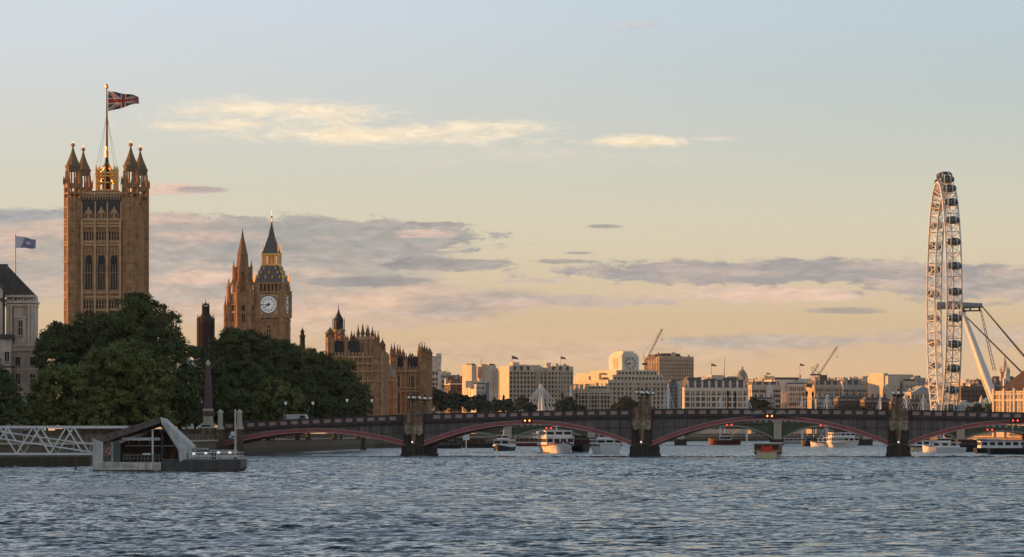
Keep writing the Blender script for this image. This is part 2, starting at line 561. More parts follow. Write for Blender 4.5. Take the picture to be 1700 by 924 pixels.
# silt clouds in the water: brown and blue-green patches
nz = t.nodes.new('ShaderNodeTexNoise'); nz.inputs['Scale'].default_value = .035; nz.inputs['Detail'].default_value = 5
t.links.new(tcn.outputs['Object'], nz.inputs['Vector'])
rm = t.nodes.new('ShaderNodeValToRGB')
rm.color_ramp.elements[0].position, rm.color_ramp.elements[0].color = .35, (.018, .045, .060, 1)
rm.color_ramp.elements[1].position, rm.color_ramp.elements[1].color = .72, (.034, .046, .056, 1)
t.links.new(nz.outputs['Fac'], rm.inputs[0])
t.links.new(rm.outputs[0], b.inputs['Base Color'])
tag(place('water', np_mesh('water', co, q, WAT, True)), kind='structure')

# ------------------------------------------------------------------ river walls
WALLM = mat('river_wall_granite', (.17, .12, .08), .9, var=.3, scale=.5, streak=.3)
ALGAE = mat('algae_band', (.048, .038, .018), .7, var=.4, scale=.6, streak=.3)


def river_wall(label, line, inward, top=3.35, name='embankment_wall'):
    o = thing(name, label, 'river wall', (line[0][0], line[0][1], 0))
    ox, oy = line[0]
    a, cpg, al, par = MB(), MB(), MB(), MB()
    for (xa, ya), (xb, yb) in zip(line, line[1:]):
        d = Vector((xb - xa, yb - ya)); ln = d.length; d /= ln
        n_ = Vector((d.y, -d.x)) * inward          # towards the river
        def rect(o0, o1, e=.0):
            return [(xa - ox + d.x * -e + n_.x * o0, ya - oy + d.y * -e + n_.y * o0), (xb - ox + d.x * e + n_.x * o0, yb - oy + d.y * e + n_.y * o0),
                    (xb - ox + d.x * e + n_.x * o1, yb - oy + d.y * e + n_.y * o1), (xa - ox - d.x * e + n_.x * o1, ya - oy - d.y * e + n_.y * o1)]
        def pr(m, o0, o1, z0, z1, e=0.0):
            r = rect(o0, o1, e)
            if inward * 1 > 0: r = r
            m.prism(r, z0, z1)
        pr(a, -.5, .45, 1.35, top - .3)
        pr(al, -.5, .62, -1, 1.35)
        pr(cpg, -.6, .75, top - .3, top)
        pr(par, -.35, .15, top, top + .95)
        k = int(ln / 7)
        for i in range(k):
            s_ = (i + .5) / k * ln
            cx, cy = xa - ox + d.x * s_, ya - oy + d.y * s_
            par.prism([(cx + d.x * u_ + n_.x * v_, cy + d.y * u_ + n_.y * v_) for u_, v_ in ((-.5, -.45), (.5, -.45), (.5, .3), (-.5, .3))], top + .003, top + 1.15)
    a.build('wall_face', WALLM, o); al.build('tidal_band', ALGAE, o); cpg.build('coping', BUFF, o); par.build('parapet', WALLM, o)
    return o


river_wall('brown stone river wall behind the gangway truss and below the leafy bank', [(-85, 430), (-70, 500), (-59.5, 520), (-58.6, 735)], 1)
river_wall('green stained river wall under the bridge below the park trees', [(-58, 765), (-44, 1180), (-25, 1250)], 1)
river_wall('far river wall below the trees beyond the gothic palace', [(-25, 1250), (-20, 1450), (0, 1680), (60, 2050), (200, 2380), (500, 2720)], 1)
river_wall('river wall on the opposite bank below the great wheel', [(330, 2330), (224, 2000), (200, 1450), (167, 755)], 1)

# ------------------------------------------------------------------ the red-arched bridge
BR_C, BR_R = (50.7, 734.7, 0), rad(-6)
BRN = thing('arch_bridge', 'dark arched road bridge with red ribs and stone piers across the river', 'bridge', BR_C, BR_R)
BRM = mat('bridge_dark_paint', (.082, .062, .056), .7, var=.2, scale=.4, streak=.2)
BRS = mat('bridge_spandrel_paint', (.165, .130, .115), .7, var=.25, scale=.3, streak=.3)
RED = mat('bridge_red_paint', (.37, .115, .105), .6, var=.2, scale=.5)
REDL = mat('bridge_pale_red_paint', (.56, .31, .28), .6, var=.15, scale=.5)
PANEL = mat('bridge_panel_paint', (.42, .26, .22), .6, var=.35, scale=.9)
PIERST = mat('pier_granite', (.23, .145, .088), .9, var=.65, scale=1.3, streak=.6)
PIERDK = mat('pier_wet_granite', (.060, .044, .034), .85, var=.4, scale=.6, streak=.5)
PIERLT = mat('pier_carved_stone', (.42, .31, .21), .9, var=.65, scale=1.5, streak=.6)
BW = 18.0


def ztop(x): return 9.5 - .000265 * (x + 6) ** 2


def strip(mb, xs, zlo, zhi, y0, y1, mi=0):
    for xa, xb in zip(xs, xs[1:]):
        mb.hexa([(xa, y0, zlo(xa)), (xb, y0, zlo(xb)), (xb, y1, zlo(xb)), (xa, y1, zlo(xa))],
                [(xa, y0, zhi(xa)), (xb, y0, zhi(xb)), (xb, y1, zhi(xb)), (xa, y1, zhi(xa))], mi)


XS = list(np.linspace(-109, 109, 73))
m_ = MB()
strip(m_, XS, lambda x: ztop(x) - 1.95, lambda x: ztop(x) - 1.55, -.15, BW + .15)
strip(m_, XS, lambda x: ztop(x) - 1.55, lambda x: ztop(x) - 1.25, -.42, BW + .42)
m_.build('deck', BRM, BRN)
for y0, y1, s_ in ((0, .4, -1), (BW - .4, BW, 1)):
    m_ = MB()
    strip(m_, XS, lambda x: ztop(x) - 1.249, lambda x: ztop(x) - .14, y0, y1)
    strip(m_, XS, lambda x: ztop(x) - .14, lambda x: ztop(x), y0 - .1, y1 + .1)
    m_.build('parapet', BRM, BRN)
PIERX = [-70.6, -25.2, 25.2, 70.6]
pm = MB().box(-.66, .66, -.05, .08, -.34, .34).mesh('parapet_panel', PANEL)
n_p = 0
for i in range(99):
    x = -107.8 + i * 2.2
    if min(abs(x - p) for p in PIERX) < 2.6: continue
    place('parapet_panel', pm, BRN, (x, 0, ztop(x) - .68))
# spans
SPANS = [(-108.7, -72.6, 4.75), (-68.6, -27.2, 6.35), (-23.2, 23.2, 7.25), (27.2, 68.6, 6.35), (72.6, 108.7, 4.75)]
ZS = 2.15
SP, SPR = MB(), MB()
for xa, xb, zc in SPANS:
    xs = list(np.linspace(xa, xb, 41))
    mid, hf = (xa + xb) / 2, (xb - xa) / 2
    lo = lambda x: ZS + (zc - ZS) * (1 - ((x - mid) / hf) ** 2)
    th = lambda x: .85 + .12 * abs((x - mid) / hf)
    for k, y0 in enumerate((-.12, 4.2, 8.7, 13.2, BW - .5)):
        m_ = MB()
        fr = k in (0,)
        strip(m_, xs, lambda x: lo(x) + .13, lambda x: lo(x) + th(x) - .13, y0, y0 + .6, 0)
        strip(m_, xs, lo, lambda x: lo(x) + .13, y0 - .13, y0 + .73, 1)
        strip(m_, xs, lambda x: lo(x) + th(x) - .13, lambda x: lo(x) + th(x), y0 - .13, y0 + .73, 1)
        m_.build('arch_rib', [RED, REDL], BRN)
    for y0, y1 in ((.12, .5), (BW - .5, BW - .12)):
        m_ = MB()
        strip(m_, xs, lambda x: lo(x) + th(x) - .002, lambda x: ztop(x) - 1.949, y0, y1, 0)
        if y0 < 1:
            n_r = int((xb - xa) / 2.25)
            for i in range(1, n_r):
                x = xa + (xb - xa) * i / n_r
                z0, z1 = lo(x) + th(x), ztop(x) - 1.96
                if z1 - z0 < .35: continue
                m_.box(x - .09, x + .09, y0 - .1, y0 + .05, z0, z1, 1)
            zh = lambda x: max(lo(x) + th(x) + .02, ztop(x) - 3.6)
            xs2 = [x for x in xs if ztop(x) - 3.6 > lo(x) + th(x) + .15]
            for part in ([x for x in xs2 if x < mid], [x for x in xs2 if x > mid]):
                if len(part) > 1: strip(m_, part, lambda x: ztop(x) - 3.68, lambda x: ztop(x) - 3.56, y0 - .13, y0 + .04, 1)
        m_.build('spandrel', [BRS, BRM], BRN)
# piers
for px in PIERX:
    p = bpy.data.objects.new('pier', None); C.objects.link(p); p.parent = BRN; p.location = (px, 0, 0)
    zt = ztop(px)
    b_ = MB()
    for (hw, y0, y1, z0, z1) in ((2.5, -2.6, 20.6, -2, .5), (2.32, -2.3, 20.3, .5, 1.95)):
        b_.prism([(-hw, y0 + 1.0), (-hw + .9, y0), (hw - .9, y0), (hw, y0 + 1.0), (hw, y1 - 1), (hw - .9, y1), (-hw + .9, y1), (-hw, y1 - 1)], z0, z1)
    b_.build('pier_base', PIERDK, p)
    h_ = MB()
    pts = [(-2.1, 1.95)] + [(2.1 * math.sin(a), 1.95 + .62 * math.cos(a)) for a in np.linspace(-1.45, 1.45, 11)] + [(2.1, 1.95)]
    h_.prof(pts, -2.0, 20.0)
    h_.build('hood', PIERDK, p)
    MB().path([(2.1 * math.sin(a), -2.02, 1.95 + .62 * math.cos(a)) for a in np.linspace(-1.45, 1.45, 13)], .09, 5).build('hood_moulding', PIERST, p)
    s_ = MB()
    s_.box(-1.95, 1.95, -.55, BW + .55, 1.9, zt - 3.9)
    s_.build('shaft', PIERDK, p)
    wv = MB().frus(0, -.75, 2.5, zt - 3.9, .32, .3, .62, .55)
    wv.frus(0, BW + .75, 2.5, zt - 3.9, .32, .3, .62, .55)
    wv.build('keel_stone', PIERST, p)
    c_ = MB()
    c_.box(-1.85, 1.85, -1.0, BW + 1.0, zt - 3.9, zt - 2.15)
    for s in (-1, 1):
        for yy in (-1.05, BW + 1.05):
            c_.lathe([(.01, zt - 4.35), (.42, zt - 4.1), (.62, zt - 3.3), (.68, zt - 2.5), (.5, zt - 2.16)], s * 1.22, yy, 10)
    c_.box(-.75, .75, -1.18, BW + 1.18, zt - 3.4, zt - 2.2)
    c_.build('carved_corbel', PIERLT, p)
    k_ = MB()
    k_.box(-2.1, 2.1, -1.35, BW + 1.35, zt - 2.15, zt - 1.65)
    k_.box(-1.85, 1.85, -1.15, BW + 1.15, zt - 1.65, zt - .45)
    k_.box(-1.97, 1.97, -1.25, BW + 1.25, zt - .45, zt - .1)
    k_.box(-1.55, 1.55, -.9, BW + .9, zt - .1, zt + .35)
    k_.build('pylon_block', PIERST, p)
    MB().ball((0, -2.35, 2.9), .17, 8).build('marker_light', mat('marker_light_white', (.9, .9, .85), .4, var=0, emit=((1, .93, .8), .8)), p)
# abutments
for s, xx in ((-1, -111.2), (1, 111.2)):
    MB().box(xx - 2.6, xx + 2.6, -1.2, BW + 1.2, -2, ztop(xx) - .9).box(xx - 2.9, xx + 2.9, -1.5, BW + 1.5, -2, 1.6).build('abutment', PIERST, BRN)
ARM = MB().box(-150, -113.9, .5, 17.5, 2.0, ztop(-113) - 1.3).build('approach_ramp', WALLM, BRN)
# navigation lights hung over the arch crowns
AMB = mat('amber_lamp', (.5, .16, .03), .4, var=0, emit=((1.0, .33, .06), 2.6))
REDLAMP = mat('red_lamp', (.5, .03, .02), .4, var=0, emit=((1.0, .06, .03), 2.2))
for xc, zc, m in ((-47.9, 6.35, AMB), (0, 7.25, AMB), (47.9, 6.35, REDLAMP)):
    for dx in (-.45, .45):
        MB().ball((xc + dx, -.5, zc + .75), .18, 8).build('navigation_light', m, BRN)
    MB().box(xc - .95, xc + .95, -.42, -.2, zc + .35, zc + 1.15).build('light_board', DKMETAL, BRN)
# raised letters on the parapet
for txt, xa in (('LAMBETH', -5.0), ('BRIDGE', 1.2)):
    cu = bpy.data.curves.new('lettering', 'FONT')
    cu.body = txt; cu.size = .62; cu.extrude = .02; cu.space_character = 1.75
    tmp = bpy.data.objects.new('lettering_curve', cu)
    C.objects.link(tmp)
    bpy.context.view_layer.update()
    me = bpy.data.meshes.new_from_object(tmp.evaluated_get(bpy.context.evaluated_depsgraph_get()))
    bpy.data.objects.remove(tmp)
    me.materials.clear(); me.materials.append(WHITE)
    wtx = max(v.co.x for v in me.vertices)
    for v in me.vertices:
        x_, y_, z_ = v.co
        v.co = (xa + x_ * (3.9 if txt == 'LAMBETH' else 3.3) / wtx, -.12 - z_, ztop(0) - 1.13 + y_)
    place('lettering', me, BRN)

LAMPG = mat('lamp_globe', (.85, .84, .80), .3, var=0, emit=((1, .97, .9), .08))


def world_on_bridge(lx, ly, z):
    c_, s_ = math.cos(BR_R), math.sin(BR_R)
    return (BR_C[0] + lx * c_ - ly * s_, BR_C[1] + lx * s_ + ly * c_, z)


def pylon_lamp(lx, ly, z, label):
    t_ = thing('pylon_lamp', label, 'lamp', world_on_bridge(lx, ly, z), BR_R, 'lamps on stone columns over the piers')
    m = MB().frus(0, 0, 0, .35, .95, .95, .9, .9).frus(0, 0, .35, 1.85, .62, .62, .5, .5).frus(0, 0, 1.85, 2.1, .62, .62, .66, .66)
    m.build('column', PIERST, t_)
    k = MB().box(-.14, .14, -.14, .14, 2.1, 3.15)
    for a in range(4):
        c_, s_ = math.cos(a * math.pi / 2), math.sin(a * math.pi / 2)
        k.tube((0, 0, 2.35), (1.05 * c_, 1.05 * s_, 2.7), .11, .11, 6)
        k.tube((1.05 * c_, 1.05 * s_, 2.55), (1.05 * c_, 1.05 * s_, 2.77), .12, .2, 6)
        k.lathe([(.3, 3.27), (.05, 3.5)], 1.05 * c_, 1.05 * s_, 6)
    k.lathe([(.28, 3.15), (.32, 3.4), (.03, 3.85)], 0, 0, 6)
    k.build('bracket', DKMETAL, t_)
    gm = MB().ball((0, 0, 0), .25, 10).mesh('globe', LAMPG)
    for a in range(4):
        place('globe', gm, t_, (1.05 * math.cos(a * math.pi / 2), 1.05 * math.sin(a * math.pi / 2), 3.01))
    return t_


for lx, nm_ in ((-70.6, 'the pier under the gothic palace'), (-25.2, 'the pier below the clock block'), (25.2, 'the pier beside the great wheel')):
    for ly, w_ in ((.3, 'near'), (17.7, 'far')):
        pylon_lamp(lx, ly, ztop(lx) + .35, f'globe lamp on stone column, {w_} parapet, over {nm_}')


def bridge_lamp(px, label, ly, h=4.7, light=True):
    D = 738
    q_ = (px - 850) / FPX
    X = q_ * 740 / (1 + .105 * q_)
    lx = (X - BR_C[0]) / math.cos(BR_R)
    t_ = thing('street_lamp', label, 'street lamp', world_on_bridge(lx, ly, ztop(lx) - 1.25), BR_R, 'lamp posts on the bridge')
    p_ = MB().lathe([(.22, 0), (.2, 1.25), (.13, 1.4), (.1, h - .7), (.2, h - .6), (.2, h - .5)], 0, 0, 8)
    for i in range(4): p_.lathe([(.15, 1.7 + i * .62), (.19, 1.8 + i * .62), (.15, 1.9 + i * .62)], 0, 0, 8)
    p_.build('post', DKMETAL, t_)
    MB().lathe([(.15, h - .5), (.27, h - .1), (.27, h + .1)], 0, 0, 8).build('lantern', LAMPG if light else GLASS, t_)
    MB().lathe([(.31, h + .1), (.18, h + .3), (.04, h + .6)], 0, 0, 8).build('cap', DKMETAL, t_)


for px, ly, la in ((473, .8, 'pale lantern lamp post before the park trees, first from the obelisk'), (497, 17, 'thin lantern lamp post on the far bridge side, second from obelisk'),
                   (575, .8, 'tall pale lantern post on the bridge, third from obelisk'), (597, 17, 'lantern post on the bridge before the edge of the park trees')):
    bridge_lamp(px, la, ly)
for px, ly, la in ((805, .8, 'dark lamp post on the bridge beside the gilded eagle, near kerb'), (821, 17, 'dark lamp post on the bridge beside the gilded eagle, far kerb'),
                   (933, .8, 'dark lamp post beside the largest cable mast, near kerb'), (945, 17, 'dark lamp post beside the largest cable mast, far kerb'),
                   (1208, .8, 'dark lamp post before the dark roofed hotel, near kerb'), (1214, 17, 'dark lamp post before the dark roofed hotel, far kerb'),
                   (1339, .8, 'dark lamp post before the long colonnaded building, near kerb'), (1346, 17, 'dark lamp post before the long colonnaded building, far kerb')):
    bridge_lamp(px, la, ly, 4.3, False)
# stone posts at the bridge foot
for px, D, la in ((366, 745, 'pale stone pillar at the bridge foot, nearer the obelisk'), (398, 742, 'pale stone pillar at the bridge foot beside the thin white mooring pole')):
    o = thing('bridge_pillar', la, 'pillar', (WX(px, D), D - .2, 5.4), 0, 'stone pillars at the bridge foot')
    MB().frus(0, 0, 0, .5, .75, .75, .7, .7).frus(0, 0, .5, 3.3, .5, .5, .42, .42).build('shaft', PORT, o)
    MB().frus(0, 0, 3.3, 3.5, .6, .6, .6, .6).frus(0, 0, 3.5, 4.0, .5, .5, .05, .05).build('cap', PORT2, o)
    MB().box(-.65, .65, -.65, .65, -5.4, 0).build('footing', PIERST, o)
# ------------------------------------------------------------------ Millbank style pier: shed, pontoon, gangway
PD = 445.0
def PX(px): return WX(px, PD)
def PZ(py): return WZ(py, PD)
PALE = mat('pier_pale_steel', (.60, .55, .50), .6, var=.28, scale=.5, streak=.15)
PALE2 = mat('pier_pale_steel_roof', (.50, .46, .42), .6, var=.35, scale=.6, streak=.25)
BROWN = mat('pier_brown_cladding', (.13, .095, .08), .8, var=.2, scale=.8, streak=.2)
HULLW = mat('pontoon_white_hull', (.64, .57, .50), .6, var=.3, scale=.5, streak=.35)
HULLD = mat('pontoon_dark_hull', (.075, .075, .076), .6, var=.25, scale=.5, streak=.3)
pier = thing('floating_pier', 'floating river pier with an angular pale steel shelter on a white hull', 'pier', (PX(153), PD, 0))
ox = PX(153)
lx = lambda px: PX(px) - ox
# hull
h = MB()
h.prof([(lx(153), -.6), (lx(153), PZ(769)), (lx(160), PZ(767)), (lx(267), PZ(767)), (lx(267), -.6)], 0, 14)
h.build('hull', HULLW, pier)
h = MB()                                                     # flared skirt on the hull front
h.add([(lx(165), -.25, PZ(768)), (lx(200), -.25, PZ(768)), (lx(232), -.05, PZ(774)), (lx(165), -.05, PZ(776))], [(0, 1, 2, 3), (3, 2, 1, 0)])
for i in range(4):
    z = PZ(771 + i * 3.3)
    h.box(lx(256), lx(264), -.14, 0, z - .05, z + .05, 0)
h.build('fender', HULLW, pier)
# shelter: folded shell
yb = 9.5
apx, apz = lx(266), PZ(692)
sh = MB()
e0, e1 = (lx(152), PZ(727)), (lx(171), PZ(734))
# end wall (pale), leaning
sh.hexa([(lx(152), 1.2, PZ(770)), (lx(171), 0, PZ(768)), (lx(171), .35, PZ(768)), (lx(152), 1.55, PZ(770))],
        [(lx(152), 1.2, e0[1]), (lx(171), 0, e1[1]), (lx(171), .35, e1[1]), (lx(152), 1.55, e0[1])])
sh.hexa([(lx(152), 1.6, PZ(770)), (lx(152) + .3, 1.6, PZ(770)), (lx(152) + .3, yb, PZ(770)), (lx(152), yb, PZ(770))],
        [(lx(152), 1.6, e0[1]), (lx(152) + .3, 1.6, e0[1]), (lx(152) + .3, yb, PZ(731)), (lx(152), yb, PZ(731))])
sh.build('end_wall', PALE, pier)
# roof slab: brown fascia rising to the apex
rf = MB()
def seg(a, b, ya0, ya1, t, m, mi=0):
    (xa, za), (xb, zb) = a, b
    m.hexa([(xa, ya0, za - t), (xb, ya0, zb - t), (xb, ya1, zb - t - .3), (xa, ya1, za - t - .3)],
           [(xa, ya0, za), (xb, ya0, zb), (xb, ya1, zb), (xa, ya1, za)], mi)
rf.hexa([(lx(171), 0, PZ(734) - .02), (apx, 0, PZ(702)), (apx, yb, PZ(704)), (lx(160), yb, PZ(738))],
        [(lx(153), 1.2, PZ(727)), (apx, .4, apz), (apx, yb, apz - .2), (lx(152), yb, PZ(731))])
rf.build('roof', BROWN, pier)
# pale folded plate from the apex down to the deck
pl = MB()
A0, B0, C0 = (apx, 0, apz), (lx(316), 1.6, PZ(740)), (lx(316), 1.6, PZ(766))
D0, E0 = (lx(296), .0, PZ(746)), (lx(298), .0, PZ(766))
F0 = (lx(268), 0.0, PZ(702))
G0, H0 = (apx, yb, apz - .2), (lx(314), yb, PZ(740))
vs = [A0, B0, C0, E0, D0, F0, G0, H0, (lx(314), yb, PZ(766))]
pl.add(vs, [(0, 5, 4, 1), (1, 4, 3, 2), (0, 1, 7, 6), (1, 2, 8, 7)])
vs2 = [(x, y + .25, z - .2) for x, y, z in vs]
pl.add(vs2, [(1, 4, 5, 0), (2, 3, 4, 1), (6, 7, 1, 0), (7, 8, 2, 1)])
pl.add([A0, F0, D0, E0, vs2[0], vs2[5], vs2[4], vs2[3]], [(0, 4, 5, 1), (1, 5, 6, 2), (2, 6, 7, 3)])
pl.build('folded_plate', PALE2, pier)
# inside
it = MB().prof([(lx(172), PZ(768)), (lx(300), PZ(768)), (lx(296), PZ(748)), (apx, PZ(704) - .3), (lx(172), PZ(738) - .2)], 8.9, 9.2)
it.build('back_wall', DARKW, pier)
it = MB()
for px in (185, 252, 268): it.box(lx(px) - .11, lx(px) + .11, 1.0, 1.22, PZ(767), PZ(735 if px < 200 else 712))
it.box(lx(200), lx(264), 1.5, 1.7, PZ(728) - .2, PZ(726))
it.box(lx(200), lx(290), 5.9, 6.1, PZ(741), PZ(739))
for px in (212, 229, 247): it.tube((lx(px), 1.6, PZ(727)), (lx(px) - .5, 6, PZ(740)), .09, .09, 5)
it.build('inner_frame', STEEL, pier)
MB().box(lx(187), lx(199), .6, .75, PZ(766), PZ(733)).build('door', mat('green_door', (.075, .11, .10), .4, var=.1), pier)
MB().box(lx(203), lx(216), .9, 1.0, PZ(766), PZ(752)).box(lx(234), lx(250), .9, 1.0, PZ(766), PZ(753)).build('glass_screen', GLASS, pier)
MB().box(lx(236), lx(249), .7, .85, PZ(755.5), PZ(752)).build('notice_board', WHITE, pier)
MB().box(lx(267), lx(270), .5, .8, PZ(766), PZ(717)).ball((lx(266.5), .6, PZ(716)), .28, 8).build('lamp_bracket', DKMETAL, pier)
MB().box(lx(278), lx(287), 3, 4.5, PZ(766), PZ(752)).build('ticket_kiosk', mat('kiosk_red', (.16, .035, .03), .6, var=.2), pier)
MB().box(lx(292), lx(302), 1.2, 1.4, PZ(766), PZ(750)).box(lx(303), lx(310), 1.0, 1.2, PZ(766), PZ(752)).build('windbreak', GLASS, pier)

# joints, stains and pier furniture
STAIN = mat('tide_stain', (.10, .075, .05), .8, var=.5, scale=1.2, streak=.4)
MB().box(lx(153.5), lx(266.8), -.06, .0, -.6, PZ(779.5)).build('tide_line', STAIN, pier)
jm = MB()
for i in range(1, 9):
    x = lx(153) + (lx(267) - lx(153)) * i / 9
    jm.box(x - .02, x + .02, -.03, .02, PZ(779), PZ(767.5))
for f_ in (.3, .55, .8):
    jm.box(lx(171) - .02, lx(171) + .03, -.02, .02, PZ(768) + (PZ(734) - PZ(768)) * f_ - .02, PZ(768) + (PZ(734) - PZ(768)) * f_ + .02)
jm.build('panel_joint', STAIN, pier)
for i in range(7):
    f_ = (i + .5) / 7
    x = lx(171) + (apx - lx(171)) * f_
    z = PZ(727) + (apz - PZ(727)) * f_
    MB().box(x - .03, x + .03, .3, yb, z - .25, z + .12).build('roof_seam', DKMETAL, pier)
lr = MB()
for i in range(12):
    t0, t1 = i * .5236, (i + 1) * .5236
    lr.tube((.3 * math.cos(t0), 0, .3 * math.sin(t0)), (.3 * math.cos(t1), 0, .3 * math.sin(t1)), .07, .07, 6, i % 3 == 0)
lr.build('life_ring', [mat('ring_red', (.5, .05, .03), .6, var=0), WHITE], pier, (lx(180), .5, PZ(748)))
hr_ = MB()
for px in range(204, 266, 6): hr_.box(lx(px) - .025, lx(px) + .025, .3, .35, PZ(767), PZ(755))
hr_.box(lx(203), lx(266), .28, .37, PZ(755.5), PZ(754.5)); hr_.box(lx(203), lx(266), .29, .36, PZ(761), PZ(760.4))
hr_.build('railing', mat('rail_grey', (.22, .21, .20), .5, var=.1), pier)
bo_ = MB()
for px in (207, 222, 258): bo_.lathe([(.14, PZ(767)), (.1, PZ(764)), (.18, PZ(763.4)), (.18, PZ(762.8))], lx(px), .12, 8)
bo_.build('bollard', DKMETAL, pier)

dk = thing('mooring_barge', 'low dark grey barge with railing moored beside the pale pier shelter', 'barge', (lx(267.5) + ox, PD + .3, 0))
w_ = PX(399) - PX(267.5)
MB().prof([(.03, -.6), (.03, PZ(764.5)), (w_, PZ(763)), (w_, PZ(777)), (w_ - .8, -.6)], 0, 11).build('hull', HULLD, dk)
MB().box(.1, w_ - .1, 0.2, 10.8, PZ(763.6), PZ(763.6) + .1).build('deck', mat('deck_grey', (.16, .15, .14), .8), dk)
MB().box(.1, w_ - .3, -.03, .03, -.5, PZ(778.5)).build('tide_line', STAIN, dk)
zb_, zt_ = PZ(763), PZ(751)
for y in (.5, 10.4):
    r_ = MB()
    for i in range(18): r_.box(3.3 + i * .31 * (w_ - 3.7) / 5.5, 3.3 + i * .31 * (w_ - 3.7) / 5.5 + .05, y, y + .05, zb_, zt_)
    for z in (zt_, (zt_ + zb_) / 2): r_.box(3.3, w_ - .3, y - .02, y + .07, z - .04, z + .04)
    r_.build('railing', STEEL, dk)
for px, pw in ((328, 24), (366, 45)):
    MB().box(PX(px - pw / 2) - PX(267.5), PX(px + pw / 2) - PX(267.5), 3, 5.2, PZ(748 if pw > 30 else 745) - .12, PZ(748 if pw > 30 else 745) + .1).build('canopy', mat('canopy_grey', (.36, .35, .34), .5, var=.1), dk)
cp = MB()
for px in (318, 338, 346, 387): cp.box(PX(px) - PX(267.5) - .05, PX(px) - PX(267.5) + .05, 4, 4.1, zb_, PZ(748))
cp.build('canopy_post', DKMETAL, dk)
lm = MB().box(-.16, .16, -.12, .12, -.13, .13).mesh('deck_light', mat('deck_light', (.9, .9, .85), .4, var=0, emit=((1, .95, .85), .35)))
for px, py in ((321, 753), (341, 752), (362, 751), (381, 751)): place('deck_light', lm, dk, (PX(px) - PX(267.5), .35, PZ(py)))
bn = MB()
for px in (284, 296, 306): bn.box(PX(px) - PX(267.5) - .3, PX(px) - PX(267.5) + .3, 4, 4.6, zb_, zb_ + 1.1 + (px % 3) * .2)
bn.build('locker', mat('locker_rust', (.17, .07, .05), .8), dk)
MB().box(PX(345) - PX(267.5), PX(353) - PX(267.5), 4.6, 5.1, zb_, PZ(749)).box(PX(358) - PX(267.5), PX(360) - PX(267.5), 4.6, 5.1, zb_, PZ(750)).build('bulkhead', mat('bulkhead_red', (.15, .05, .04), .8), dk)

mp_ = thing('mooring_pole', 'tall thin cream pole rising from the end of the dark barge', 'pole', (PX(389.5), PD + 1.2, PZ(763.5) + .1))
MB().lathe([(.17, 0), (.17, .3), (.12, .35), (.10, 5.9), (.02, 6.0)], 0, 0, 8).build('shaft', POLE, mp_)
MB().box(-.22, .22, -.22, .22, 0, .25).build('foot', DKMETAL, mp_)
MB().box(-.75, -.12, -.05, .05, 1.9 + .7, 2.7 + .1).box(-.55, -.12, -.05, .05, 2.5, 3.3).build('light_bracket', WHITE, mp_)

# gangway: boxed truss from the bank to the pontoon
gw = thing('gangway', 'white steel truss gangway from the bank to the pale river pier', 'gangway', (PX(150), PD + 3, 0))
zt_, zb_ = PZ(708.5), PZ(753.5)
x0, x1 = -30, PX(205) - PX(150)
for y in (0, 2.9):
    t_ = MB()
    t_.box(x0, x1, y - .13, y + .13, zt_ - .15, zt_ + .15)
    t_.box(x0, 0, y - .13, y + .13, zb_ - .13, zb_ + .13)
    bay = 4.05 * 445 / 445
    x = -.7 if y else -1.2
    up = False
    n_ = 0
    while x > x0 + 2:
        a, c_ = (x, zb_ if not up else zt_), (x - 2.0, zt_ if not up else zb_)
        t_.tube((a[0], y, a[1]), (c_[0], y, c_[1]), .11, .11, 6)
        x -= 2.0; up = not up
    t_.tube((0, y, zb_), (x1, y, zt_), .1, .1, 6)
    t_.build('truss', STEEL, gw)
d_ = MB()
d_.hexa([(-25, .3, PZ(700)), (0, .3, PZ(752)), (0, 2.6, PZ(752)), (-25, 2.6, PZ(700))], [(-25, .3, PZ(698.5)), (0, .3, PZ(750.5)), (0, 2.6, PZ(750.5)), (-25, 2.6, PZ(698.5))])
d_.build('walkway', STEEL, gw)
hr = MB()
hr.tube((-25, .35, PZ(690)), (0, .35, PZ(738)), .06, .06, 5); hr.tube((-25, 2.55, PZ(690)), (0, 2.55, PZ(738)), .06, .06, 5)
for i in range(12):
    x = -2 * i - .4
    z = PZ(751) + (PZ(699) - PZ(751)) * (-x / 25)
    hr.tube((x, .35, z), (x, .35, z + .9), .04, .04, 4)
hr.build('handrail', STEEL, gw)
sg = thing('bank_pile', 'thin rusty timber pile standing in the water below the gangway', 'pile', (PX(90), PD + 22, 0))
MB().lathe([(.12, -1), (.12, 1.75), (.07, 1.85)], 0, 0, 8).build('post', mat('rust_timber', (.16, .07, .035), .9), sg)
MB().box(-.2, .2, -.2, .2, 1.85, 1.95).build('cap', DKMETAL, sg)
# ------------------------------------------------------------------ gothic palace and towers


def spirelet(mb, cx, cy, z0, zb, zt, r, mi_shaft=0, mi_cone=0, n=8, crown=True):
    """octagonal turret: shaft z0..zb, cone zb..zt"""
    mb.lathe([(r, z0), (r, zb), (r * 1.25, zb + .01), (r * 1.25, zb + r * .5)], cx, cy, n, 0, mi_shaft)
    mb.lathe([(r * 1.05, zb + r * .5), (r * .62, zb + (zt - zb) * .35), (r * .25, zb + (zt - zb) * .7), (.05, zt)], cx, cy, n, 0, mi_cone)


def octa(r, cx=0, cy=0):
    return [(cx + r * math.cos(math.pi / 8 + k * math.pi / 4), cy + r * math.sin(math.pi / 8 + k * math.pi / 4)) for k in range(8)]


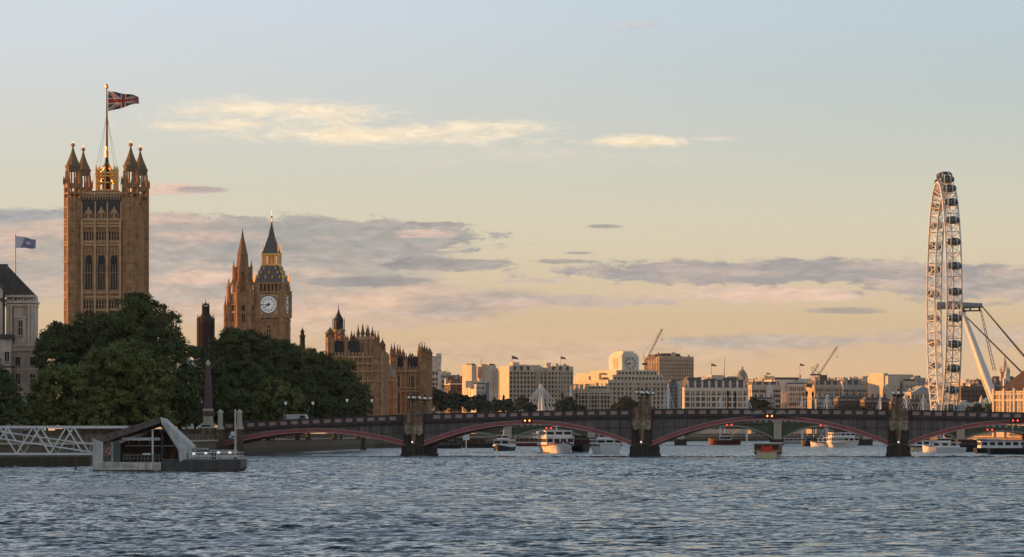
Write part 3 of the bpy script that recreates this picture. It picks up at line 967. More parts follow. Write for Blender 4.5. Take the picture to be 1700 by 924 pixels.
# --- the great square tower with the flag
VT = thing('square_tower', 'tall square gothic tower with four corner turrets and a flagpole on its roof', 'tower', (-130.2, 1200, LANDZ), rad(-3.6))
zf = lambda py: CAM_H + (719 - py) * 1190 / FPX - LANDZ
H9 = 9.3
b = MB()
b.box(-9.6, 9.6, -9.6, 9.6, 0, zf(326))
b.build('wall', STONE, VT)
det = MB()
cz = [372, 377, 403, 408, 487, 495, 516, 540, 322, 366]
for sgn, ax in ((-1, 0), (1, 0), (-1, 1), (1, 1)):
    def bx(u0, u1, d0, d1, z0, z1, mi=0):
        lo_, hi_ = sorted((sgn * d0, sgn * d1))
        if ax == 0: det.box(u0, u1, lo_, hi_, z0, z1, mi)
        else: det.box(lo_, hi_, u0, u1, z0, z1, mi)
    for py in cz: bx(-9, 9, 9.55, 10.15, zf(py), zf(py) + .75)
    for u_ in (-6.15, -2.0, 2.0, 6.15): bx(u_ - .34, u_ + .34, 9.58, 11.0, 10, zf(366))
    for k in range(13): bx(-6.4 + k * 1.06 - .2, -6.4 + k * 1.06 + .2, 9.56, 10.0, zf(424), zf(410))
    # parapet gallery
    bx(-6.9, 6.9, 9.0, 9.5, zf(326) + .0, zf(318))
    for k in range(16): bx(-6.7 + k * .89 - .13, -6.7 + k * .89 + .13, 9.55, 10.05, zf(331), zf(316))
    for k, u_ in enumerate((-6.3, -4.1, -1.95, 0, 1.95, 4.1, 6.3)):
        top = zf(334) if k % 2 == 0 else zf(343)
        bx(u_ - .22, u_ + .22, 9.57, 10.35, zf(366), top)
    for u_ in (-4.1, 0, 4.1):
        bx(u_ - 1.2, u_ + 1.2, 9.57, 10.2, zf(354), zf(351)); bx(u_ - .8, u_ + .8, 9.57, 10.2, zf(351) + .002, zf(348)); bx(u_ - .4, u_ + .4, 9.57, 10.2, zf(348) + .002, zf(345))
        for j in range(-3, 4): bx(u_ + j * .48 - .08, u_ + j * .48 + .08, 9.57, 10.0, zf(364), zf(354))
det.build('tracery', STONE2, VT)
wd = MB()
for sgn in (-1, 1):
    wd.box(-6.9, 6.9, sgn * 9.8 if sgn < 0 else 9.62, -9.62 if sgn < 0 else 9.8, zf(363), zf(327))
    wd.box(-9.8 if sgn < 0 else 9.62, -9.62 if sgn < 0 else 9.8, -6.9, 6.9, zf(363), zf(327))
wd.build('belfry_louvre', mat('louvre_iron', (.045, .05, .058), .5, var=.35, scale=1.5), VT)
wm_ = win_mesh(2.3, 11.0, STONE2, True, 2)
sm_ = win_mesh(.62, 2.7, STONE2, False, 0)
for k in range(4):
    a_ = k * math.pi / 2
    if k in (2,): continue
    R_ = Matrix.Rotation(a_, 3, 'Z')
    for u_ in (-4.05, 0, 4.05):
        p_ = R_ @ Vector((u_, -9.72, 0))
        o = place('window', wm_, VT, (p_.x, p_.y, zf(480)), a_)
        o.data.materials[0] = BLUEGLASS
    for u0 in (-4.05, 0, 4.05):
        for j in range(4):
            p_ = R_ @ Vector((u0 - 1.35 + j * .9, -9.72, 0))
            if k == 0: place('slit_window', sm_, VT, (p_.x, p_.y, zf(398)), a_)
            if k == 0: place('slit_window', sm_, VT, (p_.x, p_.y, zf(512)), a_)
for tx, ty in ((-H9, -H9), (H9, -H9), (-H9, H9), (H9, H9)):
    t_ = bpy.data.objects.new('turret', None); C.objects.link(t_); t_.parent = VT; t_.location = (tx, ty, 0)
    s_ = MB()
    s_.prism(octa(2.65), 0, zf(328))
    for k in range(8):
        a_ = math.pi / 8 + k * math.pi / 4
        s_.prism([(math.cos(a_) * 2.6 + .32 * math.cos(a_ + d), math.sin(a_) * 2.6 + .32 * math.sin(a_ + d)) for d in (0, 1.57, 3.14, 4.71)], 0, zf(296))
        a2 = k * math.pi / 4
        s_.prism([(math.cos(a2) * 2.42 + .22 * math.cos(a2 + d), math.sin(a2) * 2.42 + .22 * math.sin(a2 + d)) for d in (.78, 2.35, 3.92, 5.5)], 0, zf(330))
    for py in cz + [436, 455, 470, 345, 390]: s_.prism(octa(2.95), zf(py), zf(py) + .55)
    s_.build('shaft', STONE, t_)
    l_ = MB()
    for z0, z1 in ((zf(328), zf(311)), (zf(304), zf(284))):
        for k in range(8):
            a_ = math.pi / 8 + k * math.pi / 4
            l_.prism([(math.cos(a_) * 2.25 + .33 * math.cos(a_ + d), math.sin(a_) * 2.25 + .33 * math.sin(a_ + d)) for d in (.78, 2.35, 3.92, 5.5)], z0, z1)
            if z1 > zf(300): pass
    l_.prism(octa(2.75), zf(311) + .003, zf(304)); l_.prism(octa(2.95), zf(308), zf(306) )
    for k in range(8):
        a_ = math.pi / 8 + k * math.pi / 4
        l_.lathe([(.3, zf(306)), (.26, zf(297)), (.03, zf(291))], 3.0 * math.cos(a_), 3.0 * math.sin(a_), 4)
    l_.build('lantern', STONE, t_)
    c_ = MB()
    c_.prism(octa(2.35), zf(284) + .003, zf(276)); c_.prism(octa(2.6), zf(277), zf(274))
    c_.lathe([(2.3, zf(274)), (2.05, zf(270)), (1.35, zf(262)), (.75, zf(254)), (.38, zf(247)), (.22, zf(243))], 0, 0, 8, math.pi / 8)
    c_.build('cap', mat('weathered_stone', (.20, .14, .085), .9, var=.3, scale=.8), t_)
    f_ = MB()
    f_.lathe([(.2, zf(243)), (.75, zf(241)), (.35, zf(240)), (.8, zf(238.5)), (.3, zf(237.5)), (.1, zf(236)), (.03, zf(232))], 0, 0, 8)
    for k in range(4):
        f_.box(-.7 if k % 2 else -.08, .7 if k % 2 else .08, -.08 if k % 2 else -.7, .08 if k % 2 else .7, zf(240), zf(239))
    f_.build('finial', GOLD, t_)
rc = MB()
rc.frus(0, 0, zf(326), zf(314), 7.5, 7.5, 4.2, 4.2)
rc.build('roof', ROOFD, VT)
ir = MB()
for s1 in (-1, 1):
    for s2 in (-1, 1):
        ir.lathe([(.38, zf(322)), (.34, zf(280)), (.5, zf(279)), (.05, zf(270))], s1 * 3.0, s2 * 3.0, 6)
        ir.path([(s1 * 3.0, s2 * 3.0, zf(284)), (s1 * 2.3, s2 * 2.3, zf(282)), (s1 * 1.3, s2 * 1.3, zf(277)), (0, 0, zf(262))], .27, 5)
        ir.path([(s1 * 3.0, s2 * 3.0, zf(306)), (s1 * 1.6, s2 * 1.6, zf(292)), (0, 0, zf(288))], .2, 5)
    for s2 in (-1, 0, 1):
        ir.lathe([(.26, zf(322)), (.24, zf(284)), (.34, zf(283)), (.05, zf(272))], s1 * 3.05, s2 * 1.8, 6)
        ir.lathe([(.26, zf(322)), (.24, zf(284)), (.34, zf(283)), (.05, zf(272))], s2 * 1.8, s1 * 3.05, 6)
for z in (zf(301), zf(290), zf(285), zf(314)):
    for s1 in (-1, 1):
        ir.box(-3.1, 3.1, s1 * 3.05 - .14, s1 * 3.05 + .14, z, z + .45); ir.box(s1 * 3.05 - .14, s1 * 3.05 + .14, -2.9, 2.9, z + .02, z + .43)
ir.build('roof_crown', GOLD, VT)
bs = MB().lathe([(1.3, zf(314)), (1.1, zf(288)), (.7, zf(266)), (.42, zf(254))], 0, 0, 8)
bs.build('pole_base', ROOFD, VT)

fp = thing('flagpole', 'tall dark flagpole with gilded tip and guy ropes above the square tower', 'flagpole', (-130.2, 1200, LANDZ + zf(257)), rad(-3.6))
zp = lambda py: CAM_H + (719 - py) * 1200 / FPX - (LANDZ + zf(257))
MB().lathe([(.42, 0), (.36, zp(220)), (.2, zp(146))], 0, 0, 8).build('pole', mat('pole_dark', (.06, .035, .025), .5, var=.1), fp)
MB().lathe([(.5, 0), (.62, zp(252)), (.45, zp(247)), (.46, zp(243))], 0, 0, 8).build('collar', GOLD, fp)
MB().lathe([(.2, zp(147)), (.55, zp(145)), (.55, zp(142)), (.25, zp(140)), (.03, zp(137.5))], 0, 0, 8).build('tip', GOLD, fp)
for s1, s2 in ((-1, -1), (1, -1), (-1, 1), (1, 1)):
    MB().tube((0, 0, zp(190)), (s1 * 4.3, s2 * 4.3, zf(318) - zf(257)), .05, .05, 4).build('guy_rope', DKMETAL, fp)


def flag(label, loc, wdt, hgt, fn, mats, droop=.35, seed=1, dirx=1, name='flag', ylean=.15, taper=.55, nx=60, ny=30):
    vs, fs, mi = [], [], []
    for i in range(nx + 1):
        u_ = i / nx
        for j in range(ny + 1):
            v_ = j / ny
            hh = hgt * (1 - (1 - taper) * u_ ** 1.3)
            x = dirx * wdt * u_ * .97
            z = -droop * hgt * u_ ** 1.4 - (1 - v_) * hh + .05 * hgt * math.sin(9 * u_ + seed) * u_
            y = ylean * wdt * u_ + .09 * wdt * math.sin(7.5 * u_ + 2.2 * v_ + seed) * u_ ** .7
            vs.append((x, y, z))
    for i in range(nx):
        for j in range(ny):
            a_ = i * (ny + 1) + j
            fs.append((a_, a_ + 1, a_ + ny + 2, a_ + ny + 1)); mi.append(fn((i + .5) / nx, (j + .5) / ny))
    m = MB(); m.v, m.f, m.m = vs, fs, mi
    o = m.build(name, mats, None, loc, True)
    return tag(o, label, 'flag')


def union(u_, v_):
    X, Y = (u_ - .5) * 60, (v_ - .5) * 30
    if abs(X) < 3 or abs(Y) < 3: return 1
    if abs(X) < 5 or abs(Y) < 5: return 2
    d1 = (X - 2 * Y) / math.sqrt(5); d2 = (X + 2 * Y) / math.sqrt(5)
    for d, s_ in ((d1, 1 if X > 0 else -1), (d2, -1 if X > 0 else 1)):
        dd = d * s_
        if -2.0 < dd < 0: return 1
        if abs(d) < 3: return 2
    return 0


FLR = mat('flag_red', (.42, .045, .03), .8, var=.1); FLB = mat('flag_blue', (.035, .045, .085), .8, var=.1); FLW = mat('flag_white', (.66, .55, .46), .8, var=.1)
flag('large red white and blue union flag flying from the square tower', (-130.2 + .45, 1199.6, WZ(151.5, 1200)), 10.4, 6.3, union, [FLB, FLR, FLW], .30, 1, 1, 'flag', -.2, .32)

# --- slender lantern spire
D = 1400; k_ = D / FPX
cz_ = lambda py: CAM_H + (719 - py) * k_ - LANDZ
CT = thing('octagonal_spire_tower', 'slender octagonal gothic tower with a tall stone spire next to the clock tower', 'tower', (WX(402.5, D), D, LANDZ), rad(8))
m_ = MB()
m_.prism(octa(5.6), 0, cz_(487))
m_.prism(octa(6.1), cz_(520), cz_(517)); m_.prism(octa(6.0), cz_(489), cz_(486))
m_.build('lower_stage', STONE, CT)
m_ = MB()
for k in range(8):
    a_ = math.pi / 8 + k * math.pi / 4
    x_, y_ = 3.05 * math.cos(a_), 3.05 * math.sin(a_)
    m_.prism([(x_ + .95 * math.cos(a_ + d), y_ + .95 * math.sin(a_ + d)) for d in (.78, 2.35, 3.92, 5.5)], cz_(487), cz_(452))
m_.prism(octa(3.3), cz_(452), cz_(443)); m_.prism(octa(3.2), cz_(487), cz_(482))
m_.lathe([(1.0, cz_(487)), (1.0, cz_(452))], 0, 0, 6)
m_.build('lantern', STONE, CT)
m_ = MB()
m_.lathe([(2.5, cz_(443)), (2.1, cz_(424)), (2.3, cz_(423)), (2.0, cz_(421)), (.45, cz_(390)), (.6, cz_(389)), (.3, cz_(387)), (.05, cz_(378))], 0, 0, 8)
m_.build('spire', mat('spire_stone', (.25, .155, .085), .9, var=.3, scale=.7), CT)
pn = MB()
for k in range(8):
    a_ = math.pi / 8 + k * math.pi / 4
    spirelet(pn, 5.6 * math.cos(a_), 5.6 * math.sin(a_), 0, cz_(478), cz_(462), .75)
    spirelet(pn, 3.6 * math.cos(a_), 3.6 * math.sin(a_), cz_(487), cz_(445), cz_(432), .45)
    pn.path([(5.6 * math.cos(a_), 5.6 * math.sin(a_), cz_(482)), (4.2 * math.cos(a_), 4.2 * math.sin(a_), cz_(468)), (3.3 * math.cos(a_), 3.3 * math.sin(a_), cz_(458))], .28, 4)
for x_, z0, z1 in ((-6.6, 525, 490), (-4.9, 510, 486), (6.2, 520, 490), (-6.2, 545, 512), (5.0, 505, 480)):
    spirelet(pn, x_, -4.0 + abs(x_) * .3, 0, cz_(z0 - 14), cz_(z1), .6)
pn.build('pinnacle', STONE, CT)
for k in range(8):
    a_ = k * math.pi / 4 - math.pi / 2
    place('window', win_mesh(1.3, 6.5, STONE2, True, 1), CT, (5.2 * math.cos(a_), 5.2 * math.sin(a_), cz_(535)), a_ + math.pi / 2)

# --- clock tower
D = 1530; k_ = D / FPX
ez = lambda py: CAM_H + (719 - py) * k_ - LANDZ
ET = thing('clock_tower', 'gothic clock tower with white round dial and pointed iron roof', 'clock tower', (WX(451, D), D, LANDZ), rad(-8))
m_ = MB().box(-5.6, 5.6, -5.6, 5.6, 0, ez(527))
for sgn in (-1, 1):
    for k in range(9):
        u_ = -4.4 + k * 1.1
        m_.box(u_ - .17, u_ + .17, sgn * 5.9 if sgn < 0 else 5.55, -5.55 if sgn < 0 else 5.9, 0, ez(530))
        m_.box(sgn * 5.9 if sgn < 0 else 5.55, -5.55 if sgn < 0 else 5.9, u_ - .17, u_ + .17, 0, ez(530))
for py in (533, 547, 566, 585): m_.box(-5.85, 5.85, -5.85, 5.85, ez(py), ez(py) + .6)
m_.build('shaft', STONE, ET)
m_ = MB()
for sx_ in (-1, 1):
    for sy_ in (-1, 1):
        m_.prism(octa(1.25, sx_ * 5.5, sy_ * 5.5), 0, ez(527))
        m_.prism(octa(1.4, sx_ * 5.9, sy_ * 5.9), ez(527), ez(482))
        spirelet(m_, sx_ * 5.9, sy_ * 5.9, ez(482), ez(478), ez(465), .7)
        for py in (533, 547, 566): m_.prism(octa(1.5, sx_ * 5.5, sy_ * 5.5), ez(py), ez(py) + .5)
m_.build('corner_turret', STONE, ET)
m_ = MB().box(-6.2, 6.2, -6.2, 6.2, ez(527), ez(486))
m_.box(-6.7, 6.7, -6.7, 6.7, ez(528), ez(525)); m_.box(-6.75, 6.75, -6.75, 6.75, ez(487), ez(484))
m_.build('clock_stage', STONE, ET)
for a_ in (0, math.pi / 2, -math.pi / 2):
    cl = bpy.data.objects.new('clock_face', None); C.objects.link(cl); cl.parent = ET
    R_ = Matrix.Rotation(a_, 3, 'Z')
    p_ = R_ @ Vector((0, -6.25, ez(506)))
    cl.location = p_; cl.rotation_euler = (0, 0, a_)
    fr = MB()
    fr.prof([(-4.1, -4.1), (4.1, -4.1), (4.1, 4.1), (-4.1, 4.1)], -.10, .05)
    fr.build('surround', STONE2, cl)
    def ring(m, r0, r1, y0, y1, n=48, a0=0, a1=2 * math.pi, mi=0):
        for i in range(n):
            t0, t1 = a0 + (a1 - a0) * i / n, a0 + (a1 - a0) * (i + 1) / n
            m.prof([(r0 * math.sin(t0), r0 * math.cos(t0)), (r1 * math.sin(t0), r1 * math.cos(t0)), (r1 * math.sin(t1), r1 * math.cos(t1)), (r0 * math.sin(t1), r0 * math.cos(t1))], y0, y1, mi)
    dl = MB().prof([(3.45 * math.sin(t), 3.45 * math.cos(t)) for t in np.linspace(0, 2 * math.pi, 49)[:-1]], -.22, -.101)
    dl.build('dial', mat('opal_dial', (.80, .80, .76), .4, var=.06, emit=((1, .98, .9), .12)), cl)
    rg = MB(); ring(rg, 3.45, 3.75, -.34, -.1); ring(rg, 2.85, 2.95, -.28, -.221); ring(rg, 2.05, 2.15, -.28, -.221); ring(rg, 0.0, .55, -.28, -.221, 16)
    for h_ in range(12):
        t = h_ * math.pi / 6
        for dt in (-.10, 0.0, .10):
            c_, s_ = math.cos(t + dt), math.sin(t + dt)
            rg.prof([(2.2 * s_ - .055 * c_, 2.2 * c_ + .055 * s_), (2.2 * s_ + .055 * c_, 2.2 * c_ - .055 * s_), (2.85 * s_ + .055 * c_, 2.85 * c_ - .055 * s_), (2.85 * s_ - .055 * c_, 2.85 * c_ + .055 * s_)], -.27, -.222)
        rg.prof([(.6 * math.sin(t) - .03 * math.cos(t), .6 * math.cos(t) + .03 * math.sin(t)), (.6 * math.sin(t) + .03 * math.cos(t), .6 * math.cos(t) - .03 * math.sin(t)),
                 (2.05 * math.sin(t) + .03 * math.cos(t), 2.05 * math.cos(t) - .03 * math.sin(t)), (2.05 * math.sin(t) - .03 * math.cos(t), 2.05 * math.cos(t) + .03 * math.sin(t))], -.25, -.223)
    rg.build('dial_ring', DKMETAL, cl)
    hd = MB()
    for ang, ln_, wd_ in ((268, 3.2, .17), (233, 1.9, .28)):
        t = rad(ang); c_, s_ = math.cos(t), math.sin(t)
        hd.prof([(-.7 * s_ - wd_ * c_, -.7 * c_ + wd_ * s_), (-.7 * s_ + wd_ * c_, -.7 * c_ - wd_ * s_), (ln_ * s_ + wd_ * .5 * c_, ln_ * c_ - wd_ * .5 * s_), (ln_ * s_ - wd_ * .5 * c_, ln_ * c_ + wd_ * .5 * s_)], -.40 - (.05 if ln_ > 2 else 0), -.33 - (.05 if ln_ > 2 else 0))
    hd.build('hand', DKMETAL, cl)
m_ = MB()
m_.box(-5.0, 5.0, -5.0, 5.0, ez(484), ez(472))
for sgn in (-1, 1):
    for k in range(8):
        u_ = -5.6 + k * 1.6
        m_.box(u_ - .33, u_ + .33, sgn * 6.1 if sgn < 0 else 4.95, -4.95 if sgn < 0 else 6.1, ez(484), ez(472))
        m_.box(sgn * 6.1 if sgn < 0 else 4.95, -4.95 if sgn < 0 else 6.1, u_ - .33, u_ + .33, ez(484), ez(472))
m_.box(-6.3, 6.3, -6.3, 6.3, ez(472) + .003, ez(469))
m_.build('belfry', STONE, ET)
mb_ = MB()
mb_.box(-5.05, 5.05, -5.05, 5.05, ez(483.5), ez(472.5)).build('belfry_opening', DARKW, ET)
IRON = mat('cast_iron_tile', (.13, .118, .11), .65, var=.5, scale=1.1)
m_ = MB()
m_.frus(0, 0, ez(469), ez(466), 6.1, 6.1, 5.7, 5.7); m_.frus(0, 0, ez(466), ez(441), 5.7, 5.7, 3.55, 3.55)
m_.build('lower_roof', IRON, ET)
dm = MB()
for row, (py, hw, off) in enumerate(((462, 4.4, 5.45), (454, 3.4, 4.7), (447, 2.4, 4.05))):
    for k in range(4 if row == 0 else 3 if row == 1 else 2):
        n_ = 4 if row == 0 else 3 if row == 1 else 2
        u_ = -hw + 2 * hw * k / (n_ - 1) if n_ > 1 else 0
        for sgn in (-1, 1):
            dm.hexa([(u_ - .38, sgn * (off - .5), ez(py)), (u_ + .38, sgn * (off - .5), ez(py)), (u_ + .38, sgn * (off + .25), ez(py)), (u_ - .38, sgn * (off + .25), ez(py))],
                    [(u_ - .05, sgn * (off - .5), ez(py - 5)), (u_ + .05, sgn * (off - .5), ez(py - 5)), (u_ + .05, sgn * (off + .25), ez(py - 5)), (u_ - .05, sgn * (off + .25), ez(py - 5))])
            dm.hexa([(sgn * (off - .5), u_ - .38, ez(py)), (sgn * (off + .25), u_ - .38, ez(py)), (sgn * (off + .25), u_ + .38, ez(py)), (sgn * (off - .5), u_ + .38, ez(py))],
                    [(sgn * (off - .5), u_ - .05, ez(py - 5)), (sgn * (off + .25), u_ - .05, ez(py - 5)), (sgn * (off + .25), u_ + .05, ez(py - 5)), (sgn * (off - .5), u_ + .05, ez(py - 5))])
dm.build('dormer', GOLD, ET)
m_ = MB()
m_.box(-3.5, 3.5, -3.5, 3.5, ez(441), ez(438))
for k in range(6):
    u_ = -3.1 + k * 1.24
    for sgn in (-1, 1):
        m_.box(u_ - .3, u_ + .3, sgn * 3.2 - .25, sgn * 3.2 + .25, ez(438), ez(424)); m_.box(sgn * 3.2 - .25, sgn * 3.2 + .25, u_ - .28, u_ + .28, ez(438), ez(424))
m_.box(-3.6, 3.6, -3.6, 3.6, ez(424) + .003, ez(421))
m_.box(-1.4, 1.4, -1.4, 1.4, ez(438), ez(424) - .01)
m_.build('lantern', GOLD, ET)
m_ = MB()
m_.frus(0, 0, ez(421), ez(417), 3.5, 3.5, 3.0, 3.0); m_.frus(0, 0, ez(417), ez(392), 3.0, 3.0, 1.15, 1.15); m_.frus(0, 0, ez(392), ez(371), 1.15, 1.15, .25, .25)
m_.build('spire', IRON, ET)
m_ = MB()
m_.lathe([(.2, ez(371)), (.45, ez(369)), (.2, ez(367)), (.12, ez(362)), (.5, ez(359.5)), (.14, ez(357.5)), (.08, ez(352)), (.02, ez(348))], 0, 0, 8)
m_.box(-.9, .9, -.08, .08, ez(364), ez(363.2)); m_.box(-.08, .08, -.9, .9, ez(364), ez(363.2))
for sx_ in (-1, 1):
    for sy_ in (-1, 1):
        MB().lathe([(.22, ez(421)), (.16, ez(412)), (.3, ez(411)), (.02, ez(404))], sx_ * 3.5, sy_ * 3.5, 6).build('corner_pinnacle', GOLD, ET)
        MB().lathe([(.3, ez(469)), (.2, ez(460)), (.02, ez(452))], sx_ * 5.9, sy_ * 5.9, 6).build('corner_pinnacle', GOLD, ET)
m_.build('finial', GOLD, ET)
for a_ in (0, math.pi / 2):
    for u_ in (-2.6, 0, 2.6):
        p_ = Matrix.Rotation(a_, 3, 'Z') @ Vector((u_, -5.7, 0))
        if a_ == 0 and u_ == 0: place('window', win_mesh(1.7, 7, STONE2, True, 1), ET, (p_.x, p_.y, ez(568)), a_)
        place('slit_window', win_mesh(.8, 1.6, STONE2, False, 0), ET, (p_.x, p_.y, ez(531.5)), a_)

# --- dark domed turret tower
D = 1320; k_ = D / FPX
z_ = lambda py: CAM_H + (719 - py) * k_ - LANDZ
o = thing('domed_tower', 'dark stubby tower with ribbed sides, dome and small lantern between the trees', 'tower', (WX(341.5, D), D, LANDZ), rad(10))
DKST = mat('dark_shaded_stone', (.046, .034, .030), .9, var=.3, scale=.6)  # dark stone, tone lowered further in place of shade cast on the tower
m_ = MB().prism(octa(2.75), 0, z_(532))
for k in range(24):
    a_ = k * math.pi / 12
    m_.lathe([(.22, z_(585)), (.22, z_(534))], 2.75 * math.cos(a_), 2.75 * math.sin(a_), 5)
for k in range(4):
    a_ = math.pi / 4 + k * math.pi / 2
    spirelet(m_, 3.7 * math.cos(a_), 3.7 * math.sin(a_), 0, z_(531), z_(521), .36)
m_.prism(octa(3.05), z_(536), z_(531))
m_.build('drum', DKST, o)
MB().lathe([(2.85, z_(531)), (2.5, z_(527)), (1.75, z_(523)), (1.4, z_(519))], 0, 0, 12).build('dome', DKST, o)
m_ = MB().prism(octa(1.2), z_(519.5), z_(508)); m_.prism(octa(1.4), z_(510), z_(508) + .02)
for k in range(4):
    a_ = math.pi / 4 + k * math.pi / 2
    spirelet(m_, 1.45 * math.cos(a_), 1.45 * math.sin(a_), z_(520), z_(508), z_(502), .26)
m_.lathe([(1.1, z_(507)), (.7, z_(504)), (.2, z_(502)), (.1, z_(500)), (.02, z_(493))], 0, 0, 8)
m_.build('lantern', DKST, o)

D = 1420; k_ = D / FPX
z2 = lambda py: CAM_H + (719 - py) * k_ - LANDZ
o = thing('small_turret', 'small dark pinnacled turret above the treetops beyond the clock tower', 'turret', (WX(502, D), D, LANDZ))
m_ = MB().prism(octa(1.05), 0, z2(557)); m_.prism(octa(1.25), z2(559), z2(556)); m_.build('shaft', DKST, o)
m_ = MB().lathe([(.75, z2(556)), (.75, z2(551)), (.9, z2(550)), (.35, z2(547)), (.06, z2(543)), (.02, z2(538))], 0, 0, 8); m_.build('cap', DKST, o)
MB().ball((0, 0, z2(544)), .28, 8).build('finial', GOLD, o)

# --- the palace river front: two blocks


def gothic(name, label, px0, px1, D, depth, rotz, ypar, rows, cols, turrets, roofs, cross=(), piers=()):
    k_ = D / FPX
    zz = lambda py: CAM_H + (719 - py) * k_ - LANDZ
    W_ = (px1 - px0) * k_
    o = thing(name, label, 'palace', (WX((px0 + px1) / 2, D), D, LANDZ), rotz)
    xx = lambda px: (px - (px0 + px1) / 2) * k_
    MB().box(-W_ / 2, W_ / 2, 0, depth, 0, zz(ypar)).build('wall', STONE, o)
    d_ = MB()
    for py in cross: d_.box(-W_ / 2 - .35, W_ / 2 + .35, -.85, depth + .4, zz(py), zz(py) + .6)
    n_ = int(W_ / 1.5)
    for i in range(n_ + 1):
        x = -W_ / 2 + W_ * i / n_
        d_.box(x - .2, x + .2, -.6, .05, 0, zz(ypar) - .01)
    n2 = int(depth / 1.5)
    for i in range(n2 + 1):
        y = depth * i / n2
        d_.box(W_ / 2 - .05, W_ / 2 + .5, y - .2, y + .2, 0, zz(ypar) - .01)
        d_.box(-W_ / 2 - .25, -W_ / 2 + .05, y - .14, y + .14, 0, zz(ypar) - .01)
    nb = int(W_ / 1.1)
    for i in range(nb):                                     # battlements
        x = -W_ / 2 + (i + .5) * W_ / nb
        d_.box(x - .3, x + .3, -.3, .2, zz(ypar), zz(ypar) + .7)
        if i % 5 == 0: d_.lathe([(.24, zz(ypar) + .7), (.03, zz(ypar) + 1.9)], x, -.05, 4)
    nb = int(depth / 1.1)
    for i in range(nb):
        y = (i + .5) * depth / nb
        d_.box(W_ / 2 - .2, W_ / 2 + .3, y - .3, y + .3, zz(ypar), zz(ypar) + 1.1)
    d_.build('tracery', mat('gothic_limestone_mid', (.54, .325, .175), .9, var=.35, scale=.6, streak=.2), o)
    for (a0, a1, yt_) in piers:
        MB().box(xx(a0), xx(a1), -.2, 3.2, 0, zz(yt_)).box(xx(a0) - .15, xx(a1) + .15, -.35, 3.35, zz(yt_) - .5, zz(yt_) + .1).build('chimney_pier', STONE, o)
    for (a0, a1, y0, y1) in roofs:
        m = MB()
        x0, x1 = xx(a0), xx(a1)
        zb_, zt_ = zz(y1), zz(y0)
        m.hexa([(x0, 1.0, zb_), (x1, 1.0, zb_), (x1, depth - 1, zb_), (x0, depth - 1, zb_)], [(x0 + .2, 1.8, zt_), (x1 - .2, 1.8, zt_), (x1 - .2, depth - 2.6, zt_), (x0 + .2, depth - 2.6, zt_)])
        for i in range(int((x1 - x0) / .8)):
            m.box(x0 + .5 + i * .8 - .05, x0 + .5 + i * .8 + .05, 1.85, 2.0, zt_, zt_ + .8)
        m.build('roof', ROOFD, o)
    for (tx, ty, r, zb_, zt_) in turrets:
        t_ = MB()
        X_ = xx(tx)
        t_.prism(octa(r, X_, ty), 0, zz(zb_))
        for q_ in range(8):
            a_ = math.pi / 8 + q_ * math.pi / 4
            t_.lathe([(.14, 0), (.14, zz(zb_)), (.16, zz(zb_) + .5), (.02, zz(zb_) + 1.2)], X_ + r * math.cos(a_), ty + r * math.sin(a_), 4)
        for py in list(cross) + [zb_ + 2, zb_ + 9]: t_.prism(octa(r + .25, X_, ty), zz(py), zz(py) + .45)
        h_ = zz(zt_) - zz(zb_)
        for q_ in range(6):
            a_ = q_ * math.pi / 3
            t_.lathe([(r * .2, zz(zb_)), (r * .2, zz(zb_) + h_ * .33)], X_ + r * .68 * math.cos(a_), ty + r * .68 * math.sin(a_), 4)
        t_.lathe([(r * .4, zz(zb_)), (r * .4, zz(zb_) + h_ * .33)], X_, ty, 6)
        t_.lathe([(r * 1.2, zz(zb_) + h_ * .30), (r * 1.25, zz(zb_) + h_ * .40), (r * .8, zz(zb_) + h_ * .55), (r * .38, zz(zb_) + h_ * .75), (.09, zz(zb_) + h_ * .88), (.2, zz(zb_) + h_ * .9), (.02, zz(zt_))], X_, ty, 8, 0, 1)
        t_.build('turret', [STONE, mat('weathered_stone', (.20, .14, .085))], o)
    for (wx, wy, w1, h1) in rows:
        place('window', win_mesh(w1, h1, STONE2, False, 2), o, (xx(wx), -.06, zz(wy)), 0)
    return o, xx, zz


ga, xx, zz = gothic('gothic_palace', 'brown gothic palace block with dark iron roofs and clustered pinnacled turrets behind the trees', 548, 634, 1225, 26, rad(-2), 588,
       [(585, 612, .9, 2.0), (591, 612, .9, 2.0), (575, 640, 1.6, 3.5), (600, 640, 1.6, 3.5), (575, 668, 1.6, 4), (600, 668, 1.6, 4)], None,
       [(548, 0, 1.45, 560, 541), (564, 7, .9, 558, 541), (572.5, 2, .4, 566, 554), (576, 2, .4, 566, 555), (580, 9, .55, 566, 547), (584.5, 9, .55, 566, 549),
        (592.5, 5.4, .55, 562, 538), (596.5, 13, .55, 562, 537), (600.5, 5.4, .55, 562, 536), (604.5, 13, .55, 562, 537), (609.5, 5.4, .55, 562, 539), (613.5, 13, .55, 562, 540), (616.5, 5.4, .5, 562, 541),
        (625.5, 0, 1.3, 574, 573), (623, -.3, .5, 570, 548), (627.5, 0.8, .5, 570, 549), (632, 9, .9, 578, 560), (632, 25, .9, 592, 580)],
       [(552.5, 571, 565, 588), (577, 596, 565, 588), (617.5, 622, 574, 588)], (594, 605, 618, 634, 650, 664, 680), [(571.2, 576.8, 564)])
m_ = MB().box(xx(592), xx(618), 5, 14, zz(590), zz(560)); m_.box(xx(591.5), xx(618.5), 4.7, 14.3, zz(563), zz(560) + .5)
m_.build('tower_stage', STONE2, ga)
m_ = MB()
m_.prism(octa(2.2, xx(557), 12), 0, zz(545)); m_.prism(octa(2.4, xx(557), 12), zz(548), zz(545))
m_.build('spire_base', STONE, ga)
m_ = MB()
m_.lathe([(1.6, zz(545)), (1.5, zz(530)), (1.75, zz(529)), (1.1, zz(523)), (.5, zz(517)), (.15, zz(511)), (.03, zz(502))], xx(557), 12, 8)
